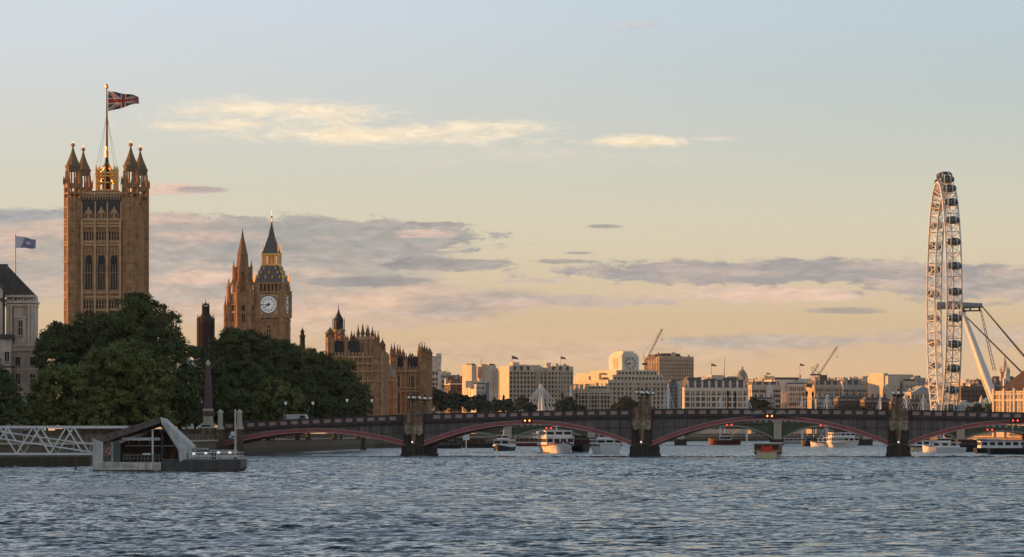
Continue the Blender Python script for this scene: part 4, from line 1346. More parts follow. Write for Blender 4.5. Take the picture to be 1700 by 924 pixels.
for k in range(8):
    a_ = k * math.pi / 4
    m_.lathe([(.2, zz(545)), (.18, zz(530)), (.02, zz(524))], xx(557) + 1.9 * math.cos(a_), 12 + 1.9 * math.sin(a_), 4)
m_.build('dark_spire', ROOFD, ga)

lk = thing('palace_wing', 'plain brown connecting range with a blue grey roof between the two pinnacled palace blocks', 'palace', (WX(640, 1255), 1255, LANDZ), 0)
kz = lambda py: CAM_H + (719 - py) * 1255 / FPX - LANDZ
MB().box(-2.4, 3.0, 0, 30, 0, kz(626)).build('wall', STONE, lk)
m_ = MB()
for i in range(8): m_.box(3.0, 3.25, i * 3.7 + .5, i * 3.7 + 1.0, 0, kz(625)); m_.lathe([(.4, kz(626)), (.3, kz(618)), (.03, kz(612))], 2.7, i * 3.7 + .75, 4)
for py in (632, 660, 676): m_.box(-2.6, 3.3, -.3, 30, kz(py), kz(py) + .5)
for i in range(4): m_.box(-2.2 + i * 1.6, -1.9 + i * 1.6, -.2, .1, 0, kz(626) - .01); m_.lathe([(.35, kz(626)), (.25, kz(619)), (.03, kz(614))], -2 + i * 1.6, .1, 4)
m_.build('tracery', STONE2, lk)
MB().hexa([(-2.2, .6, kz(626)), (2.6, .6, kz(626)), (2.6, 29, kz(626)), (-2.2, 29, kz(626))], [(-1.8, 4, kz(604)), (1.2, 4, kz(604)), (1.2, 29, kz(604)), (-1.8, 29, kz(604))]).build('roof', mat('lead_roof', (.22, .25, .29), .5, var=.2), lk)

gb, xx, zz = gothic('gothic_palace', 'square brown gothic palace block with two turret clusters directly behind the bridge pier', 649, 706, 1290, 26, rad(-3), 612,
       [(662, 643, 1.7, 4.0), (683, 643, 1.7, 4.0), (662, 685, 1.8, 6.5), (683, 685, 1.8, 6.5), (698, 643, .9, 3.6), (698, 685, .9, 5.5)], None,
       [(652.3, 0, 1.55, 592, 591), (650, -.5, .48, 588, 570), (654.4, .4, .48, 588, 568), (658.4, 4, .48, 592, 570), (661.6, 6, .45, 592, 571), (663, 16, .7, 592, 576),
        (702.3, 0, 1.6, 592, 591), (693.7, 4, .45, 592, 570), (697, .2, .48, 590, 568), (700.8, -.6, .48, 588, 567), (704.6, .4, .48, 588, 568), (704.5, 12, .8, 590, 572), (704.5, 25, .9, 590, 572),
        (671.3, .5, .35, 600, 584), (674.6, .5, .35, 600, 585), (680, 2.2, .3, 592, 584), (684, 2.2, .3, 592, 585)],
       [(655, 670.5, 591, 612), (675.2, 691, 591, 612)], (617, 645, 650, 690), [(670.6, 675.1, 600)])
# ------------------------------------------------------------------ city skyline beyond the river


class Block:
    def __init__(s, name, label, cat, px0, px1, ytop, D, depth, rot, wall, group=None):
        r = rad(rot)
        k = D / FPX
        span = (px1 - px0) * k
        side = depth * math.sin(abs(r))
        s.W = (span - side) / math.cos(r)
        s.D, s.k, s.depth, s.rot, s.wall = D, k, depth, r, wall
        fx0 = WX(px0, D) + (side if r > 0 else 0)
        cx = fx0 + s.W * math.cos(r) / 2
        s.o = thing(name, label, cat, (cx, D, LANDZ), r, group)
        s.H = s.z(ytop)
        s.w = MB().box(-s.W / 2, s.W / 2, 0, depth, 0, s.H)
        s.done = False

    def z(s, py): return CAM_H + (719 - py) * s.k - LANDZ
    def x(s, px): return (WX(px, s.D) - s.o.location.x) / math.cos(s.rot)

    def fin(s):
        if not s.done:
            n_ = max(3, int(s.W / 5.2)); m_ = max(2, int(s.depth / 5.2))
            for i in range(n_ + 1):
                x = -s.W / 2 + s.W * i / n_
                s.w.box(x - .28, x + .28, -.32, .02, 0, s.H - .02)
            for i in range(m_ + 1):
                y = s.depth * i / m_
                s.w.box(-s.W / 2 - .32, -s.W / 2 + .02, y - .28, y + .28, 0, s.H - .02)
            s.w.box(-s.W / 2 - .45, s.W / 2 + .45, -.45, s.depth + .45, s.H - 3.0, s.H - 2.6)
            s.w.box(-s.W / 2 - .3, s.W / 2 + .3, -.3, .3, s.H, s.H + .7)
            s.w.box(-s.W / 2 - .3, -s.W / 2 + .3, .3, s.depth, s.H, s.H + .7)
            s.w.build('wall', s.wall, s.o); s.done = True
        return s

    def clutter(s, seed, n=7):
        rr = random.Random(seed)
        for i in range(n):
            x = -s.W / 2 + s.W * (i + .2 + .6 * rr.random()) / n
            y = s.depth * rr.uniform(.1, .5)
            z = s.H - 1.0
            k = rr.random()
            if k < .45:
                h = rr.uniform(2.5, 5.5); w_ = rr.uniform(.6, 1.6)
                MB().box(x - w_, x + w_, y, y + 1.4, z, z + h).box(x - w_ - .2, x + w_ + .2, y - .2, y + 1.6, z + h - .5, z + h - .2).build('chimney', s.wall, s.o)
            elif k < .8:
                w_ = rr.uniform(1.5, 5)
                MB().box(x - w_, x + w_, y, y + 5, z, z + rr.uniform(2.2, 4.2)).build('plant_room', rr.choice([PORT, GREYC, DARKW, PORT2]), s.o)
            else:
                MB().tube((x, y, z), (x, y, z + rr.uniform(4, 8)), .12, .06, 5).build('aerial', DKMETAL, s.o)
        return s

    def cornice(s, ys, m=None, out=.5, h=.7):
        b = MB()
        for y in ys: b.box(-s.W / 2 - out, s.W / 2 + out, -out, s.depth + out, s.z(y) - h, s.z(y))
        b.build('cornice', m or s.wall, s.o); return s

    def wins(s, ys, n, ww=1.3, wh=1.8, x0=None, x1=None, y=0.0, side=0, frame=None, arched=False, skip=()):
        me = win_mesh(ww, wh, frame or s.wall, arched, 1 if ww > 1.6 else 0)
        x0 = -s.W / 2 if x0 is None else x0
        x1 = s.W / 2 if x1 is None else x1
        sp = []
        for py in ys:
            for i in range(n):
                if i in skip: continue
                sp.append((x0 + (x1 - x0) * (i + .5) / n, y - .06, s.z(py), 0))
            for i in range(side):
                sp.append((-s.W / 2 - .06, s.depth * (i + .5) / side, s.z(py), -math.pi / 2))
        sp.sort(key=lambda p: (p[3] != 0))
        win_parts(s.o, me, sp); return s

    def mansard(s, ytop, m=SLATE, inset=.22, chim=0, x0=None, x1=None):
        x0 = -s.W / 2 if x0 is None else x0
        x1 = s.W / 2 if x1 is None else x1
        h = s.z(ytop) - s.H
        i = abs(h) * inset + .4
        r = MB().hexa([(x0 + .1, .1, s.H), (x1 - .1, .1, s.H), (x1 - .1, s.depth - .1, s.H), (x0 + .1, s.depth - .1, s.H)],
                      [(x0 + i, i, s.z(ytop)), (x1 - i, i, s.z(ytop)), (x1 - i, s.depth - i, s.z(ytop)), (x0 + i, s.depth - i, s.z(ytop))]).build('roof', m, s.o)
        nd = int((x1 - x0) / 4.5)
        for d_ in range(nd):
            if abs(h) < 2.2 or h < 0: break
            x = x0 + (x1 - x0) * (d_ + .5) / nd
            MB().box(x - .7, x + .7, i * .15, i + .6, s.H + .15 * h, s.H + .72 * h).prof([(x - .9, s.H + .72 * h), (x + .9, s.H + .72 * h), (x, s.H + .95 * h)], i * .1, i + .8).build('dormer', s.wall, r)
        for c in range(chim):
            x = x0 + (x1 - x0) * (c + .5) / chim
            MB().box(x - .7, x + .7, s.depth * .3, s.depth * .3 + 1.6, s.H, s.z(ytop) + 2.2).box(x - .85, x + .85, s.depth * .3 - .15, s.depth * .3 + 1.75, s.z(ytop) + 1.6, s.z(ytop) + 1.9).build('chimney', s.wall, r)
        return s

    def box(s, name, px0, px1, y0, y1, ytop, m=None, ybase=None):
        MB().box(s.x(px0), s.x(px1), y0, y1, 0 if ybase is None else s.z(ybase), s.z(ytop)).build(name, m or s.wall, s.o); return s

    def plant(s, spots, m=None):                              # roof plant rooms
        for px0, px1, ytop in spots:
            MB().box(s.x(px0), s.x(px1), s.depth * .25, s.depth * .7, s.H + .003, s.z(ytop)).box(s.x(px0) - .2, s.x(px1) + .2, s.depth * .25 - .2, s.depth * .7 + .2, s.z(ytop) - .4, s.z(ytop) + .05).build('plant_room', m or GREYC, s.o)
        return s


def R(a, b, step): return list(np.arange(a, b, step))


BRN_ = mat('brown_brick', (.20, .13, .10), .9, var=.2, scale=.2)
GLZ = mat('grey_glazing', (.16, .18, .20), .35, var=.3, scale=.4, spec=.5)
b_ = Block('office_building', 'pale flat roofed building with small corner turret beyond the gothic palace', 'building', 700, 731, 598, 2150, 20, 5, PORT2).fin()
b_.clutter(1)
b_.cornice([603, 613]).wins([622, 632, 640], 6, 1.2, 1.8).box('turret', 727, 732, -.5, 4, 595).box('parapet', 702, 726, 1, 14, 597.2, ybase=599)
b_ = Block('office_building', 'low grey roofed building with a square rooftop box above the far trees', 'building', 712, 757, 628, 2200, 24, 8, GREYC).fin()
b_.clutter(2)
b_.wins([636, 643], 9, 1.2, 1.6).mansard(624, SLATE).plant([(735, 748, 619)], PORT)
b_ = Block('office_building', 'low brown building with white lower storey above the far trees', 'building', 738, 776, 634, 2120, 20, 10, BRN_).fin()
b_.clutter(3)
b_.wins([641, 648], 7, 1.2, 1.6).mansard(630, SLATE, chim=2).cornice([636], PORT2)

b_ = Block('office_building', 'sunlit stepped stone office building with a dark recess in its roofline', 'building', 770, 826, 613, 2080, 34, 30, PORT).fin()
b_.clutter(4)
b_.wins(R(620, 652, 6.5), 9, 1.1, 1.5, side=5).cornice([618], h=.5)
b_.box('attic_tower', 785, 793, 1, 12, 606).box('attic_tower', 804, 824, .4, 16, 606).box('attic_tower', 812, 820, 12, 30, 607).cornice([640], out=.3)
b_.box('rooftop_rail', 786, 792, 2, 8, 603.5, DKMETAL, ybase=606)
b_ = Block('office_building', 'white and glass low building at the foot of the sunlit stepped office building', 'building', 776, 812, 640, 1990, 16, 18, PORT2).fin()
b_.clutter(5)
b_.wins(R(646, 668, 6), 7, 1.6, 1.5).mansard(635, SLATE).box('glass_stair', 806, 811, -.8, 3, 634, GLZ)

# the long riverside office palace with pavilions
b_ = Block('riverside_block', 'long grey stone block of many dark windows with two taller pavilions and rooftop flag', 'building', 821, 951, 612, 2250, 40, 15, PORT).fin()
b_.clutter(6)
for x0, x1, n_, ytop in ((844, 884, 7, 607), (908, 950, 8, 608)):
    b_.box('pavilion', x0, x1, -2.2, 20, ytop)
    b_.wins(R(622, 676, 7.4), n_, 1.15, 1.75, b_.x(x0), b_.x(x1), -2.2)
    b_.wins([614.5], 3, 2.0, 2.4, b_.x(x0) + 1.5, b_.x(x1) - 1.5, -2.2, arched=True)
b_.wins(R(622, 676, 7.4), 4, 1.15, 1.75, b_.x(884), b_.x(908), 0)
b_.wins(R(622, 676, 7.4), 0, 1.3, 1.75, side=6)
m_ = MB()
for i in range(16): m_.box(b_.x(844) + i * 2.15 - .2, b_.x(844) + i * 2.15 + .2, -2.5, -2.15, b_.z(678), b_.z(611)) if i < 8 else m_.box(b_.x(908) + (i - 8) * 2.2 - .2, b_.x(908) + (i - 8) * 2.2 + .2, -2.5, -2.15, b_.z(678), b_.z(611))
m_.build('pilaster', PORT, b_.o)
b_.box('attic', 852, 863, 1, 8, 601).box('attic', 866, 878, 2, 10, 605).box('attic', 888, 904, 3, 12, 609).box('attic', 924, 946, 2, 12, 605.5).cornice([614], out=.4)

# clock block
b_ = Block('clock_block', 'stepped pale stone block with a square clock tower and sunlit flank above the river', 'building', 952, 1110, 632, 2350, 58, 22, PORT).fin()
b_.clutter(7)
b_.wins(R(640, 690, 7.6), 15, 1.3, 1.9, side=9)
b_.box('upper_storey', 1018, 1103, 1.2, 50, 622).box('upper_storey', 1026, 1096, 3.0, 44, 614)
b_.wins([630.5], 14, 1.2, 1.8, b_.x(1019), b_.x(1102), 1.2)
b_.wins([621], 11, 1.1, 1.6, b_.x(1028), b_.x(1094), 3.0)
b_.cornice([634], out=.45).box('roof_step', 1015, 1024, 20, 56, 618).box('roof_step', 1012, 1020, 34, 57, 623)
ctx0, ctx1 = b_.x(1038), b_.x(1067)
m_ = MB().box(ctx0, ctx1, 6, 26, b_.z(615), b_.z(590)); m_.box(ctx0 + .8, ctx1 - .8, 6.8, 25, b_.z(590), b_.z(586)); m_.box(ctx0 + 2, ctx1 - 2.5, 8, 23, b_.z(586), b_.z(582.5))
for xx_ in (ctx0 + .1, ctx1 - 1.6): m_.box(xx_, xx_ + 1.5, 5.6, 6.1, b_.z(615), b_.z(593))
m_.build('clock_tower', PORT2, b_.o)
ck = MB()
cxm, czm = (ctx0 + ctx1) / 2, b_.z(602.5)
for h_ in range(12):
    t = h_ * math.pi / 6; c_, s_ = math.cos(t), math.sin(t)
    ck.prof([(cxm + 2.7 * s_ - .2 * c_, czm + 2.7 * c_ + .2 * s_), (cxm + 2.7 * s_ + .2 * c_, czm + 2.7 * c_ - .2 * s_), (cxm + 3.9 * s_ + .3 * c_, czm + 3.9 * c_ - .3 * s_), (cxm + 3.9 * s_ - .3 * c_, czm + 3.9 * c_ + .3 * s_)], 5.75, 5.95)
for ang, ln_, wd_ in ((268, 3.3, .28), (232, 2.1, .36)):
    t = rad(ang); c_, s_ = math.cos(t), math.sin(t)
    ck.prof([(cxm - wd_ * c_, czm + wd_ * s_), (cxm + wd_ * c_, czm - wd_ * s_), (cxm + ln_ * s_ + .1 * c_, czm + ln_ * c_ - .1 * s_), (cxm + ln_ * s_ - .1 * c_, czm + ln_ * c_ + .1 * s_)], 5.6, 5.74)
ck.build('clock_mark', DKMETAL, b_.o)
MB().box(ctx0 - .15, ctx0 + .1, 12, 19, b_.z(612), b_.z(594)).build('side_recess', BUFF, b_.o)
b_ = Block('riverside_wing', 'lower grey stone wing of close dark windows in front of the sunlit flank', 'building', 952, 1013, 647, 2280, 18, 9, PORT).fin()
b_.clutter(8)
b_.wins(R(655, 690, 7), 10, 1.3, 1.9).cornice([650]).box('upper_storey', 975, 1011, 1.5, 16, 640).wins([646], 6, 1.2, 1.5, b_.x(977), b_.x(1009), 1.5)

b_ = Block('slab_building', 'concrete office slab with vertical fins and crowded roof plant behind the clock block', 'building', 1074, 1151, 594, 2700, 26, 20, BUFF).fin()
b_.clutter(9)
m_ = MB()
for i in range(21):
    x = -b_.W / 2 + b_.W * i / 20
    m_.box(x - .28, x + .28, -.8, .1, 0, b_.H + 1.2)
for i in range(9):
    y = b_.depth * i / 8
    m_.box(-b_.W / 2 - .8, -b_.W / 2 + .1, y - .3, y + .3, 0, b_.H + 1.0)
m_.build('fin', BUFF, b_.o)
b_.wins(R(601, 640, 6), 20, .9, 1.6, side=8, frame=BUFF).plant([(1092, 1104, 588), (1104, 1122, 586), (1122, 1134, 586.5), (1134, 1140, 591)], DARKW).box('mast', 1146, 1148, 3, 4, 588)

b_ = Block('glass_building', 'narrow blue grey glazed building between the clock block and the dark roofed hotel', 'building', 1108, 1132, 640, 2420, 14, 6, GLZ).fin()
b_.clutter(10)
b_.wins(R(646, 690, 6), 5, 1.2, 1.6, frame=GREYC).mansard(630, SLATE).box('white_slab', 1124, 1132, -.3, 6, 632, PORT2)
b_ = Block('hotel_building', 'cream riverside hotel with tall dark mansard roofs and deep square balconies', 'building', 1130, 1242, 645, 2480, 30, 5, PORT2).fin()
b_.clutter(11)
b_.wins(R(656, 695, 9.5), 12, 2.3, 2.6, frame=PORT2).cornice([647, 657.5, 667, 676.5], out=.6, h=.5).mansard(630, SLATE, .25, 6)
b_.wins([641.5], 11, 1.2, 2.0, y=1.2, frame=PORT)
for px0, px1, yt in ((1112 + 30, 1165, 626), (1176, 1190, 628), (1206, 1225, 626)): b_.box('roof_pavilion', px0, px1, 4, 20, yt, SLATE, ybase=646)
b_.box('lit_attic', 1184, 1203, 8, 22, 622, PORT, ybase=634)
b_ = Block('office_building', 'terrace with arched openings and pale columns just beyond the dark roofed hotel', 'building', 1236, 1296, 640, 2660, 30, 10, PORT).fin()
b_.clutter(12)
b_.wins(R(651, 690, 8.5), 12, 1.5, 2.2, side=3).cornice([642, 660], out=.5).mansard(633, SLATE, chim=3).box('portico', 1272, 1282, -2, 3, 640, PORT2)
b_ = Block('palace_building', 'long colonnaded stone building with three rows of dense windows and sunlit attic', 'building', 1280, 1364, 639, 2750, 46, 16, PORT2).fin()
b_.clutter(13)
b_.wins(R(648, 690, 8.5), 17, 1.1, 2.4, side=6).cornice([640, 650, 659], out=.5, h=.5).box('attic', 1288, 1322, 4, 30, 630).box('attic', 1322, 1352, 6, 30, 628).mansard(635, SLATE)
b_.box('attic_roof', 1289, 1330, 5, 28, 626, SLATE, ybase=630)
m_ = MB()
for i in range(14):
    x = b_.x(1296) + (b_.x(1330) - b_.x(1296)) * i / 13
    m_.lathe([(.35, b_.z(668)), (.3, b_.z(652))], x, -1.0, 6)
m_.box(b_.x(1295), b_.x(1331), -1.4, 0, b_.z(652), b_.z(650))
m_.build('colonnade', PORT2, b_.o)
b_ = Block('office_building', 'brown grey block with a slate roof below the second crane', 'building', 1344, 1398, 640, 2700, 30, 8, BUFF).fin()
b_.clutter(14)
b_.wins(R(649, 690, 8.2), 10, 1.3, 2.0).cornice([642, 658]).mansard(631, SLATE, chim=4).box('gable', 1362, 1374, 2, 9, 622, SLATE, ybase=632)
b_ = Block('office_building', 'grey slate roofed block right of the crane with pale dormers', 'building', 1392, 1432, 640, 2780, 26, 8, GREYC).fin()
b_.clutter(15)
b_.wins(R(650, 690, 8.2), 8, 1.2, 2.0).mansard(630, SLATE, chim=3).plant([(1418, 1428, 627)], PORT)
b_ = Block('office_building', 'tan stone block with sunlit rounded attic left of the orange lit building', 'building', 1418, 1474, 641, 2850, 30, 12, BUFF).fin()
b_.clutter(16)
b_.wins(R(650, 690, 8), 11, 1.2, 2.0, side=3).cornice([643]).mansard(634, SLATE, chim=3).box('attic', 1424, 1446, 5, 20, 628, PORT)
b_ = Block('office_building', 'orange lit blocky building with a flat attic left of the great wheel', 'building', 1466, 1522, 634, 2800, 40, 24, PORT).fin()
b_.clutter(17)
b_.wins(R(643, 690, 8), 10, 1.2, 2.0, side=5).cornice([636]).box('attic', 1476, 1497, 3, 34, 624).box('attic', 1490, 1521, 8, 36, 621, BUFF).box('parapet_block', 1474, 1482, 8, 30, 619)
b_ = Block('temple_building', 'grey building with a low triangular pediment just left of the great wheel', 'building', 1508, 1552, 652, 2600, 30, 4, BUFF).fin()
b_.clutter(18)
b_.wins(R(661, 690, 8), 8, 1.3, 2.2).cornice([653])
MB().prof([(-b_.W / 2, b_.H), (b_.W / 2, b_.H), (0, b_.H + 5)], -.4, 30).build('pediment', GREYC, b_.o)
rng2 = random.Random(4)
for px0, px1, yt, D_, lab, mm in ((1352, 1392, 664, 2450, 'low grey roofed waterside range below the brown grey block', GREYC), (1388, 1436, 662, 2430, 'low slate roofed range with pale chimneys behind a cable mast', DARKW),
                             (1432, 1476, 664, 2410, 'low dark waterside range beside the third pier lamp', DARKW), (1476, 1530, 667, 2400, 'low brown range beneath the pedimented grey building', BRN_),
                             (1244, 1286, 664, 2440, 'low grey range under the terrace of arched openings', GREYC)):
    b_ = Block('waterside_range', lab, 'building', px0, px1, yt, D_, 16, 5, mm).fin()
    b_.wins(R(yt + 8, 690, 7), 9, 1.1, 1.6).mansard(yt - 5, SLATE, .5, 4).cornice([yt + 1], PORT, .3, .4)
b_ = Block('long_building', 'long dark brick building with a pale base behind the leaning white wheel leg', 'building', 1592, 1700, 645, 2450, 26, 3, BRN_).fin()
b_.clutter(19)
b_.wins(R(652, 672, 7), 22, 1.2, 1.7).cornice([671], PORT2, .5, .8).mansard(641, SLATE, .4, 6)
b_ = Block('white_pavilion', 'low white waterside pavilion beside the foot of the great wheel', 'building', 1590, 1634, 672, 2050, 12, 3, PORT2).fin()
b_.clutter(20)
b_.wins([680, 687], 9, 1.4, 1.4).mansard(668, GREYC)
b_ = Block('terrace_building', 'grey brown huddle of roofs below the church spire beyond the wheel leg', 'building', 1612, 1696, 640, 2900, 30, 6, BUFF).fin()
b_.clutter(21)
b_.wins(R(646, 660, 7), 14, 1.2, 1.8).mansard(632, SLATE, .5, 5).plant([(1622, 1640, 630), (1672, 1690, 627)], DARKW)

b_ = Block('office_building', 'unseen stone office block added behind the palace turrets to shade the long riverside block', 'building', 556, 630, 605, 2330, 60, 3, PORT).fin()  # unseen block added to cast shade on the long riverside block's left flank
b_.wins(R(615, 690, 9), 9, 1.4, 2.2).mansard(602, SLATE)
for px0, px1, yt, D_, dp, rot_, lab, mm, ys in (
        (1286, 1352, 629, 2830, 60, 52, 'sunlit orange upper range turned towards the sunset above the colonnaded building', PORT, (636, 643)),
        (1183, 1206, 626, 2600, 24, 50, 'small sunlit block behind the dark hotel roofs', PORT, (633,)),
        (1398, 1424, 632, 2950, 26, 48, 'small sunlit stone block behind the grey slate roofs', PORT, (639,)),
        (1540, 1562, 640, 2900, 26, 46, 'sunlit stone block just behind the lower wheel rim', PORT, (648,)),
        (1598, 1622, 634, 3000, 26, 48, 'sunlit block on the skyline between wheel and leaning leg', PORT, (641,)),
        (1252, 1280, 630, 2900, 26, 46, 'sunlit flat roofed block behind the terrace of arched openings', PORT, (637,)),
        (1452, 1470, 628, 3000, 26, 50, 'narrow sunlit block left of the orange blocky building', PORT2, (635,))):
    b_ = Block('sunlit_building', lab, 'building', px0, px1, yt, D_, dp, rot_, mm)
    b_.clutter(px0, 4).fin().wins(ys, max(2, int(b_.W / 3)), 1.2, 1.7, side=max(3, int(dp / 3.4))).cornice([yt + 1.5], out=.5)
bk = [(1108, 1136, 628, 12, 'flat roofed tan block behind the glazed building', BUFF), (1146, 1178, 631, 30, 'stone block peeping over the left end of the hotel roofs', PORT),
      (1206, 1226, 630, 35, 'sunlit stone block beside the grey dome', PORT), (1242, 1262, 634, 20, 'tan block just right of the grey dome', BUFF),
      (1346, 1372, 632, 38, 'sunlit stone block behind the second crane', PORT2), (1374, 1402, 634, 15, 'pale block between the second crane and slate roofs', PORT),
      (1420, 1456, 630, 30, 'stone block over the sunlit rounded attic', BUFF), (1500, 1536, 628, 20, 'grey block behind the orange blocky building', GREYC),
      (1526, 1550, 636, 40, 'low sunlit block just before the wheel', PORT), (1560, 1596, 640, 25, 'pale block seen through the wheel rim', PORT2), (722, 745, 622, 12, 'distant tan block beyond the palace corner', BUFF)]
for i, (px0, px1, yt, rot_, lab, mm) in enumerate(bk):
    b_ = Block('skyline_building', lab, 'building', px0, px1, yt, 3150 + 20 * i if px0 > 1000 else 2420, 26, rot_, mm)
    b_.clutter(200 + i, 5).fin().wins((yt + 7, yt + 13.5), max(2, int(b_.W / 2.8)), 1.3, 1.8, side=6).cornice([yt + 1.5], out=.5)
b_ = Block('pale_house', 'pale terrace glimpsed between the tree clumps behind the obelisk', 'building', 300, 334, 606, 930, 10, 0, PORT2).fin()
b_.wins([620, 636, 652, 668, 684], 5, .9, 1.5).cornice([608, 640]).mansard(600, SLATE, chim=2)
# domes and spires
DD_ = 2900
zq = lambda py, D=2900: CAM_H + (719 - py) * D / FPX - LANDZ
o = thing('dome_church', 'grey baroque dome with lantern rising above the hotel roofs', 'church', (WX(1232, DD_), DD_, LANDZ))
MB().lathe([(5.0, 0), (5.0, zq(634)), (5.4, zq(633)), (5.4, zq(631)), (4.2, zq(630)), (4.2, zq(626))], 0, 0, 16).build('drum', BUFF, o)
MB().lathe([(4.3, zq(626)), (3.9, zq(621)), (2.6, zq(616)), (1.2, zq(613.5))], 0, 0, 16).build('dome', mat('lead_dome', (.20, .20, .20), .6), o)
MB().lathe([(1.1, zq(613.5)), (1.1, zq(610.5)), (1.3, zq(610)), (.5, zq(608.5)), (.12, zq(607)), (.03, zq(604))], 0, 0, 8).build('lantern', PORT, o)
for k in range(8):
    a_ = k * math.pi / 4 + .3
    place('window', win_mesh(1.2, 2.0, BUFF, True, 0), o, (4.22 * math.cos(a_), 4.22 * math.sin(a_), zq(629.5)), a_ + math.pi / 2)
o = thing('church', 'brown church with a pointed spire on the skyline beyond the wheel cables', 'church', (WX(1668, 2950), 2950, LANDZ))
MB().box(-3.6, 3.6, -3.6, 3.6, 0, zq(617, 2950)).box(-4.0, 4.0, -4, 4, zq(619, 2950), zq(617, 2950)).build('tower', BUFF, o)
sp_ = MB().lathe([(3.2, zq(617, 2950)), (2.6, zq(612, 2950)), (1.9, zq(606, 2950)), (.1, zq(591, 2950))], 0, 0, 8)
for s1 in (-1, 1):
    for s2 in (-1, 1): sp_.lathe([(.6, zq(617, 2950)), (.5, zq(613, 2950)), (.03, zq(607, 2950))], 3.2 * s1, 3.2 * s2, 6)
sp_.build('spire', BUFF, o)
place('window', win_mesh(1.6, 4, BUFF, True, 0), o, (0, -3.66, zq(628, 2950)), 0)
MB().hexa([(-11, 2, zq(632, 2950) - 3), (11, 2, zq(632, 2950) - 3), (11, 20, zq(632, 2950) - 3), (-11, 20, zq(632, 2950) - 3)], [(-8, 9, zq(624, 2950)), (8, 9, zq(624, 2950)), (8, 12, zq(624, 2950)), (-8, 12, zq(624, 2950))]).box(-10.5, 10.5, 2.5, 19.5, 0, zq(632, 2950) - 3).build('nave', SLATE, o)
o = thing('church', 'small white steeple in front of the brown church spire', 'church', (WX(1671, 2700), 2700, LANDZ))
MB().box(-2.4, 2.4, -2.4, 2.4, 0, zq(628, 2700)).build('tower', PORT2, o)
MB().lathe([(2.0, zq(628, 2700)), (1.8, zq(620, 2700)), (1.0, zq(617, 2700)), (.05, zq(604, 2700))], 0, 0, 8).build('spire', PORT2, o)
place('window', win_mesh(1.0, 2, PORT2, True, 0), o, (0, -2.46, zq(636, 2700)), 0)
o = thing('domed_hall', 'pale hall with a green copper dome beside the white wheel leg', 'building', (WX(1643, 2150), 2150, LANDZ))
kd = lambda py: CAM_H + (719 - py) * 2150 / FPX - LANDZ
MB().box(-6, 6, -4, 8, 0, kd(676)).box(-6.4, 6.4, -4.4, 8.4, kd(676) - .5, kd(676)).build('wall', PORT2, o)
MB().lathe([(5.0, kd(676)), (4.9, kd(670)), (4.0, kd(664)), (2.0, kd(660)), (.4, kd(658.5)), (.05, kd(655))], 0, 2, 16).build('dome', mat('verdigris', (.20, .32, .26), .7, var=.2, scale=.4), o)
MB().lathe([(1.4, 0), (1.4, kd(668)), (.9, kd(662)), (.05, kd(655))], -5.2, -3, 8).build('turret', PORT2, o)
for x in (-3, 0, 3): place('window', win_mesh(1.2, 2.2, PORT2, True, 0), o, (x, -4.06, kd(685)), 0)

# the hall on the opposite bank, cut by the frame edge
b_ = Block('stone_hall', 'sunlit orange stone hall with a steep dark roof at the frame edge beyond the bridge', 'building', 1670, 1990, 650, 1500, 60, 32, BUFF).fin()
b_.clutter(22)
b_.wins([661, 673, 686], 12, 1.6, 2.4, side=9, frame=PORT)
b_.cornice([651.5, 662.5], PORT, .5, .5)
b_.mansard(607, mat('hall_tiles', (.075, .048, .038), .8, var=.2), .9)
m_ = MB()
for i in range(10):
    y = b_.depth * i / 9
    m_.box(-b_.W / 2 - .7, -b_.W / 2 + .1, y - .5, y + .5, 0, b_.z(643))
m_.build('pilaster', PORT, b_.o)
MB().box(-b_.W / 2 + 4, -b_.W / 2 + 6, 40, 43, b_.H, b_.z(603)).build('chimney', BUFF, b_.o)
o = thing('flagpole', 'thin bare pole in front of the sunlit stone hall', 'flagpole', (WX(1681, 1440), 1440, LANDZ))
MB().lathe([(.16, 0), (.1, WZ(637, 1440) - LANDZ)], 0, 0, 6).build('pole', POLE, o)
MB().ball((0, 0, WZ(636, 1440) - LANDZ), .2, 6).build('tip', POLE, o)

# rooftop flags
FLD = mat('dull_flag', (.15, .12, .12), .8, var=.3)
FLD2 = mat('dull_red_flag', (.22, .09, .075), .8, var=.3)
for px, yt, yb_, D_, fy, lab, m, sz in ((850, 588, 606, 2262, 590, 'dark flag flying over the left pavilion of the long grey block', FLD, 4.5), (931, 590, 608, 2260, 591, 'small dark flag over the right pavilion of the long grey block', FLD, 3.6),
                            (1181, 602, 628, 2492, 603, 'small flag on a thin pole over the dark roofed hotel', FLD2, 3.8), (1328, 603, 630, 2765, 603, 'small reddish flag over the colonnaded building', FLD2, 3.8),
                            (1273, 618, 634, 2670, 618, 'tiny dark flag over the terrace of arched openings', FLD, 3.0)):
    o = thing('flagpole', 'thin pole of the ' + lab.replace('flying ', '').replace('on a thin pole ', ''), 'flagpole', (WX(px, D_), D_, WZ(yb_ + 4, D_)))
    MB().lathe([(.16, 0), (.08, WZ(yt, D_) - WZ(yb_ + 4, D_))], 0, 0, 6).build('pole', DKMETAL, o)
    flag(lab, (WX(px, D_) + .1, D_, WZ(fy, D_)), sz * .85, sz * .46, lambda u_, v_: 0, [m], .7, px, 1, 'flag', -.4, .5, 10, 6)
o = thing('mast', 'thin bare aerial mast over the dark roofed hotel', 'mast', (WX(1203, 2500), 2500, WZ(632, 2500)))
MB().lathe([(.2, 0), (.1, WZ(592, 2500) - WZ(632, 2500))], 0, 0, 6).build('pole', DKMETAL, o)
MB().box(-.5, .5, -.5, .5, -.5, 0.3).build('foot', DKMETAL, o)

# cranes
CRR = mat('crane_red', (.32, .10, .06), .6, var=.2)


